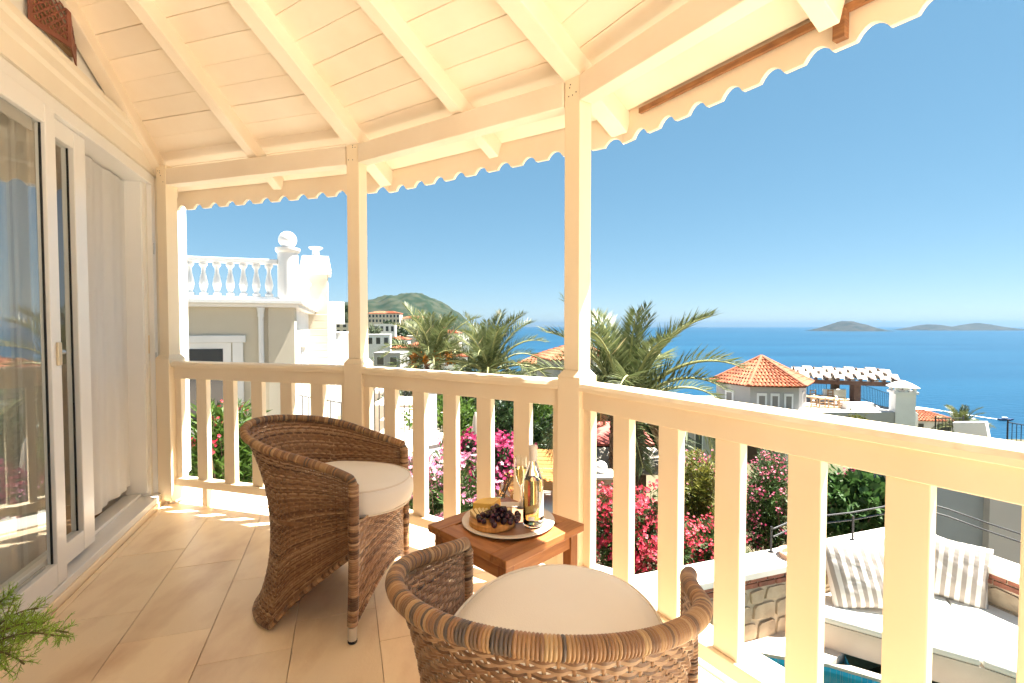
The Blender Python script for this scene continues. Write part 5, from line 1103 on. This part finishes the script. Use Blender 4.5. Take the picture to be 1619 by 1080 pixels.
# terrace with parapet, pergola, dining set, chimney
ptr = thing('roof_terrace', 'white parapet and roof terrace to the right of the turret', 'terrace'); TF = at(1300, 650, 28).z
lowbox('terrace_slab', M['coping'], 1262, 1452, 654, 690, 26.5, 7.5, ptr); a_, b_ = at(1268, 648, 26.5), at(1336, 660, 26.3); m = MB(); m.beam(Vector((a_.x, 26.55, TF - .15)), Vector((b_.x, 26.3, TF - .30)), .3, .5); m.build('parapet', M['white'], ptr)
lowbox('planter_wall', M['white'], 1338, 1382, 638, 668, 26.0, .6, ptr); lowbox('parapet', M['white'], 1380, 1450, 652, 690, 25.6, .8, ptr); lowbox('far_parapet', M['white'], 1304, 1338, 616, 650, 33.5, .3, ptr)
per = thing('pergola', 'dark wooden pergola with cream shade cloth over the roof terrace', 'pergola'); zr_ = at(1352, 604, 29).z; 
c1, c2, c3, c4 = at(1268, 603, 29.5), at(1430, 603, 27.5), at(1400, 586, 35), at(1250, 588, 37); Zp = zr_
cs = [Vector((c_.x, c_.y, Zp)) for c_ in (c1, c2, c3, c4)]; 
for k, (px, dd) in enumerate(((1352, 28.6), (1320, 34.5), (1424, 27.6))): p_ = at(px, 620, dd); m = MB(); m.abox(p_.x - .2, p_.x + .2, dd - .2, dd + .2, TF - .3, Zp - .1); m.build('post', M['darkwood'], per)
for a_, b_ in ((0, 1), (1, 2), (3, 2), (0, 3)): m = MB(); m.beam(cs[a_], cs[b_], .18, .24); m.build('beam', M['darkwood'], per)
for k in range(9):
    t_ = (k + .3) / 9; a_, b_ = cs[0].lerp(cs[1], t_), cs[3].lerp(cs[2], t_); m = MB(); m.beam(a_ + ZV * .2 - (b_ - a_).normalized() * .25, b_ + ZV * .2 + (b_ - a_).normalized() * .25, .12, .16); m.build('rafter', M['darkwood'], per)
for k in range(9):
    t0, t1 = k / 9 + .004, (k + .93) / 9; n = 14; v = []; f = []
    for i in range(n + 1):
        s_ = i / n; sag = .16 * math.sin(s_ * math.pi * 5); z_ = .24 + sag * (1 if k % 2 else -1)
        a_, b_ = cs[0].lerp(cs[1], t0).lerp(cs[3].lerp(cs[2], t0), s_), cs[0].lerp(cs[1], t1).lerp(cs[3].lerp(cs[2], t1), s_); v += [a_ + ZV * z_, b_ + ZV * z_]
    for i in range(n): f.append((2 * i, 2 * i + 1, 2 * i + 3, 2 * i + 2))
    m = MB(); m.add(v, f); o = m.build('shade_cloth', M['canvas'], per); sm_ = o.modifiers.new('solid', 'SOLIDIFY'); sm_.thickness = .015
M['palewood'] = mat('pale_teak', (.45, .29, .16), .6, (.38, .23, .12), 8, (1, 1, 4)); tp_ = at(1303, 640, 28.2); dt = thing('dining_table', 'long pale wooden dining table under the pergola', 'table', (tp_.x, tp_.y, TF), R(-64)); m = MB(); m.abox(-1.1, 1.1, -.45, .45, .70, .76); m.build('table_top', M['palewood'], dt)
for sx in (-1, 1):
    for sy in (-1, 1): m = MB(); m.abox(sx * 1.0 - .04, sx * 1.0 + .04, sy * .38 - .04, sy * .38 + .04, .0, .6995); m.build('leg', M['palewood'], dt)
def dchair(loc, rz, label):
    t = thing('dining_chair', label, 'chair', loc, rz, 'dining chairs on the roof terrace'); m = MB(); m.abox(-.24, .24, -.24, .24, .43, .47); m.build('seat', M['palewood'], t)
    for sx in (-1, 1): m = MB(); m.abox(sx * .22 - .025, sx * .22 + .025, -.245, -.195, 0, .95); m.build('back_leg', M['palewood'], t); m = MB(); m.abox(sx * .22 - .025, sx * .22 + .025, .195, .245, 0, .4295); m.build('front_leg', M['palewood'], t)
    for z in (.58, .72, .88): m = MB(); m.abox(-.1945, .1945, -.235, -.205, z - .03, z + .03); m.build('back_slat', M['palewood'], t)
    return t
DL = ['leftmost', 'second', 'third', 'rightmost']
for k, px in enumerate((1281, 1294, 1308, 1325)): p_ = at(px, 648, 26.9 - .1 * k); dchair((p_.x, p_.y, TF), R(20), 'pale wooden dining chair, %s of the near row by the turret' % DL[k])
for k, px in enumerate((1290, 1318)): p_ = at(px, 640, 30.0); dchair((p_.x, p_.y, TF), R(200), 'pale wooden dining chair on the %s far side of the long table' % ('left', 'right')[k])
rl = at(1345, 640, 31); 
def balrail(label, a_, b_, n, h): return fence(label, Vector((a_.x, a_.y, TF)), Vector((b_.x, b_.y, TF)), h, n)
balrail('black iron terrace railing in front of the sea, right of the pergola post', at(1358, 640, 33), at(1410, 640, 27.5), 20, 1.0); balrail('black iron terrace railing between the turret and the pergola', at(1276, 640, 34), at(1306, 640, 34), 12, 1.0)
chp = at(1426, 655, 25.4); chm = thing('roof_chimney', 'square white chimney with domed cap and smoke openings', 'chimney', (chp.x, chp.y, 0), R(-19)); zt_ = at(1426, 618, 25.4).z; m = MB(); m.abox(-.43, .43, -.42, .42, chp.z - .6, zt_ - .12); m.build('stack', M['white'], chm)
m = MB(); m.abox(-.52, .52, -.5, .5, zt_ - .1195, zt_); m.build('collar', M['white'], chm)
for sx in (-1, 0, 1):
    for sy in (-1, 1): m = MB(); m.abox(sx * .38 - .07, sx * .38 + .07, sy * .36 - .07, sy * .36 + .07, zt_ + .0005, zt_ + .17); m.build('vent_pier', M['white'], chm)
m = MB(); m.lathe([(.76, 0), (.79, .05), (.42, .24), (.11, .36), (.01, .38)], (0, 0, zt_ + .171), 4); o = m.build('cap', M['white'], chm, smooth=False); o.rotation_euler = (0, 0, R(45))
# plants on the terrace edge
Sh(1352, 650, 25.4, 40, 18, 'terrace_plant', 'straggly climbing plant on the parapet below the pergola', 90, M['yellowleaf'], .14, .06, 6, None, 0, 71, zg=TF - 1); 
# far parapet with iron railing at the right edge, grey house below the rail
gh = thing('grey_house', 'shaded blue grey house wall beyond the corner bench', 'house'); g0, g1 = at(1440, 700, 7.6), at(1900, 700, 7.6); m = MB(); m.abox(g0.x, g1.x, 7.6, 8.5, -6, -.92); m.build('wall', mat('shade_blue_render', (.26, .285, .305), .9, (.24, .265, .28), 1.2, (1, 1, 1), .1, 40), gh)  # dark blue-grey wall colour has the shade painted in
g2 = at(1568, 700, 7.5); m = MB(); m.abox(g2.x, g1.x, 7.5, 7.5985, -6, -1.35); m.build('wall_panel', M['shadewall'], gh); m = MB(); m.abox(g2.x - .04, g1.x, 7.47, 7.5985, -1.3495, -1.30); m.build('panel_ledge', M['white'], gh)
m = MB(); p0, p1 = at(1522, 672, 15), at(1596, 690, 14); m.beam(Vector((p0.x, 15.2, p0.z - .35)), Vector((p1.x, 14.6, p1.z - .1)), .3, .8); m.build('parapet', M['white'], gh)
fence('black iron railing left of the small white parapet on the grey house', at(1478, 700, 15.6), at(1522, 700, 15.3), .78, 8); fence('black iron railing at the right edge of the picture before the sea', at(1592, 712, 13.8), at(1700, 735, 12.6), .80, 14)
house('red_roof_house', 'low terracotta roof showing right of the white chimney', 1470, 686, 60, 6, 5, 1.6, R(-10), 'hip', 'white', (2, 1), rise=.9, tile=.35)
# motor boat with wake
M['foam'] = mat('white_foam', (.85, .88, .9), .8, (.6, .72, .8), .5, (1, 1, 1)); wk = thing('boat_wake', 'white curved wake trailing behind the motor boat', 'wake'); path = [flr(1585, 664, SEA), flr(1560, 661, SEA), flr(1520, 655, SEA), flr(1490, 650, SEA), flr(1470, 647, SEA), flr(1440, 646, SEA)]; v, f = [], []
for k, p_ in enumerate(path): w = .8 + 1.4 * k; v += [Vector((p_.x, p_.y - w * 1.2, SEA + .25)), Vector((p_.x, p_.y + w * 1.2, SEA + .25))]
m = MB(); m.add(v, [(2 * k, 2 * k + 1, 2 * k + 3, 2 * k + 2) for k in range(len(path) - 1)]); m.build('foam_trail', M['foam'], wk)
bp_ = flr(1589, 665, SEA); bt_ = thing('motor_boat', 'small dark motor boat leaving a wake on the sea', 'boat', (bp_.x, bp_.y, SEA), R(-15)); m = MB(); hull = [(-3.5, -1.1, .2), (2, -1.1, .2), (4.2, 0, .4), (2, 1.1, .2), (-3.5, 1.1, .2), (-3.5, -1.3, 1.1), (2, -1.4, 1.2), (5, 0, 1.5), (2, 1.4, 1.2), (-3.5, 1.3, 1.1)]; m.add(hull, [(4, 3, 2, 1, 0), (5, 6, 7, 8, 9)] + [(k, (k + 1) % 5, (k + 1) % 5 + 5, k + 5) for k in range(5)]); m.build('hull', mat('navy_hull', (.03, .05, .12), .4), bt_); m = MB(); m.abox(-1.5, 1.2, -.8, .8, 1.2, 2.2); m.build('cabin', M['white'], bt_, bevel=.2)
# ---- garden things seen between the slats: loungers, parasol, kiosk, pedestal
M['lounger'] = mat('orange_teak', (.52, .24, .06), .6, (.42, .17, .04), 6, (1, 4, 1)); dk = thing('sun_deck', 'sunlit pale stone paving around the loungers', 'paving'); a_ = at(845, 790, 11.5); polyobj('paving', [at(760, 815, 9.6), at(905, 815, 9.6), at(930, 755, 15), at(770, 755, 15)], -3.4, -3.12, M['coping'], dk)
def lounger(loc, rz, label):
    t = thing('sun_lounger', label, 'lounger', loc, rz, 'wooden sun loungers on the paving')
    for k in range(9): m = MB(); m.abox(-.30, .30, -.9 + k * .13, -.9 + k * .13 + .10, .30, .33); m.build('seat_slat', M['lounger'], t)
    for k in range(7): y0, z0 = .28 + k * .075, .34 + k * .085; m = MB(); m.beam((-.30, y0, z0), (.30, y0, z0), .10, .022, up=Vector((0, -.75, .66))); m.build('back_slat', M['lounger'], t)
    for sx in (-1, 1):
        m = MB(); m.beam((sx * .31, -.92, .27), (sx * .31, .30, .27), .035, .06); m.build('side_rail', M['lounger'], t)
        for y in (-.8, .25): m = MB(); m.abox(sx * .31 - .03, sx * .31 + .03, y - .03, y + .03, 0, .2395); m.build('leg', M['lounger'], t)
    return t
zD = -3.118; p_ = flr(862, 775, zD); lounger((p_.x, p_.y, zD), R(-8), 'orange teak sun lounger behind the bottle, beside the nearest post'); p_ = flr(822, 780, zD); lounger((p_.x - .05, p_.y, zD), R(10), 'orange teak sun lounger behind the champagne flute'); p_ = flr(775, 800, zD); lounger((p_.x, p_.y, zD), R(24), 'orange teak sun lounger seen left of the flute, partly behind a slat')
p_ = flr(801, 772, zD); st_ = thing('garden_stool', 'small orange teak stool between the loungers', 'stool', (p_.x, p_.y, zD)); m = MB(); m.abox(-.22, .22, -.22, .22, .34, .38); m.build('top', M['lounger'], st_)
for sx in (-1, 1):
    for sy in (-1, 1): m = MB(); m.abox(sx * .18 - .025, sx * .18 + .025, sy * .18 - .025, sy * .18 + .025, 0, .3395); m.build('leg', M['lounger'], st_)
pa = at(752, 716, 11.0); par_ = thing('closed_parasol', 'closed white parasol in front of the garden trees', 'parasol', (pa.x, pa.y, -3.1)); hh = at(752, 652, 11.0).z + 3.1; m = MB(); m.tube([(0, 0, 0), (0, 0, hh)], .02, 8); m.build('pole', M['white'], par_); m = MB(); m.lathe([(.10, hh - 1.3), (.14, hh - 1.1), (.10, hh - .5), (.05, hh - .1), (.01, hh)], n=10); m.build('folded_canopy', M['canvas'], par_, smooth=True)
kp = at(962, 700, 13.0); ki = thing('garden_kiosk', 'small kiosk with red roof and white awning right of the nearest post', 'kiosk', (kp.x, kp.y, 0)); zk = kp.z; m = MB(); m.add([(-1.0, -.1, zk), (1.2, -.1, zk), (1.2, 1.6, zk + .25), (-1.0, 1.6, zk + .25), (-1.0, -.1, zk - .06), (1.2, -.1, zk - .06), (1.2, 1.6, zk + .19), (-1.0, 1.6, zk + .19)], [(0, 1, 2, 3), (7, 6, 5, 4), (0, 4, 5, 1), (1, 5, 6, 2), (2, 6, 7, 3), (3, 7, 4, 0)]); m.build('red_roof', mat('faded_red_sheet', (.42, .10, .08), .7), ki)
m = MB(); m.add([(-1.0, -.15, zk - .09), (1.2, -.15, zk - .09), (1.5, -1.3, zk - .45), (-.7, -1.3, zk - .45)], [(3, 2, 1, 0)]); o = m.build('awning', M['canvas'], ki); sm_ = o.modifiers.new('solid', 'SOLIDIFY'); sm_.thickness = .03
m = MB(); m.abox(-.9, 1.1, .3, 1.5, -3.6, zk - .07); m.build('dark_body', M['darkwood'], ki); pe = at(950, 800, 8.6); ped = thing('stone_pedestal', 'stone pedestal with white cap and ball beside the pool edge', 'pedestal', (pe.x, pe.y, 0)); zt_ = at(950, 752, 8.6).z
m = MB(); m.abox(-.16, .16, -.16, .16, pe.z - .6, zt_); m.build('shaft', M['stone'], ped); m = MB(); m.abox(-.24, .24, -.24, .24, zt_ + .0005, zt_ + .05); m.build('cap', M['coping'], ped, bevel=.01); m = MB(); m.sphere((0, 0, zt_ + .15), .11, 14, 10); m.build('ball', M['white'], ped, smooth=True)
lp = [flr(935, 800, -3.05), flr(968, 812, -3.05), flr(975, 850, -3.05), flr(930, 850, -3.05)]; q_ = MB(); q_.add([(p_.x, p_.y, -3.05) for p_ in lp], [(3, 2, 1, 0)]); tag(q_.build('lower_pool', mat('turquoise_water', (.02, .33, .50), .08)), kind='structure')

# unseen pale paving, added below the balcony to bounce sun up to the ceiling
cy = MB(); cy.abox(-9, -.25, -.9, 4.4, TZ0 - .5, TZ0 - .02); cy.abox(-9, 16, -16, -.95, TZ0 - .5, TZ0 - .02); tag(cy.build('bounce_paving', M['deck']), kind='structure')
# the air: thin sea haze round everything
hz = MB(); hz.abox(-30500, 30500, -600, 40500, SEA - 1.5, 262); ho = hz.build('haze', None); tag(ho, kind='stuff')
hm = bpy.data.materials.new('sea_haze'); hm.use_nodes = True; N = hm.node_tree.nodes; N.remove(N['Principled BSDF']); pv = N.new('ShaderNodeVolumePrincipled')
pv.inputs['Color'].default_value = (.42, .70, 1.0, 1); pv.inputs['Density'].default_value = 4.0e-5; pv.inputs['Anisotropy'].default_value = .8
hm.node_tree.links.new(pv.outputs[0], N['Material Output'].inputs['Volume']); ho.data.materials.append(hm)
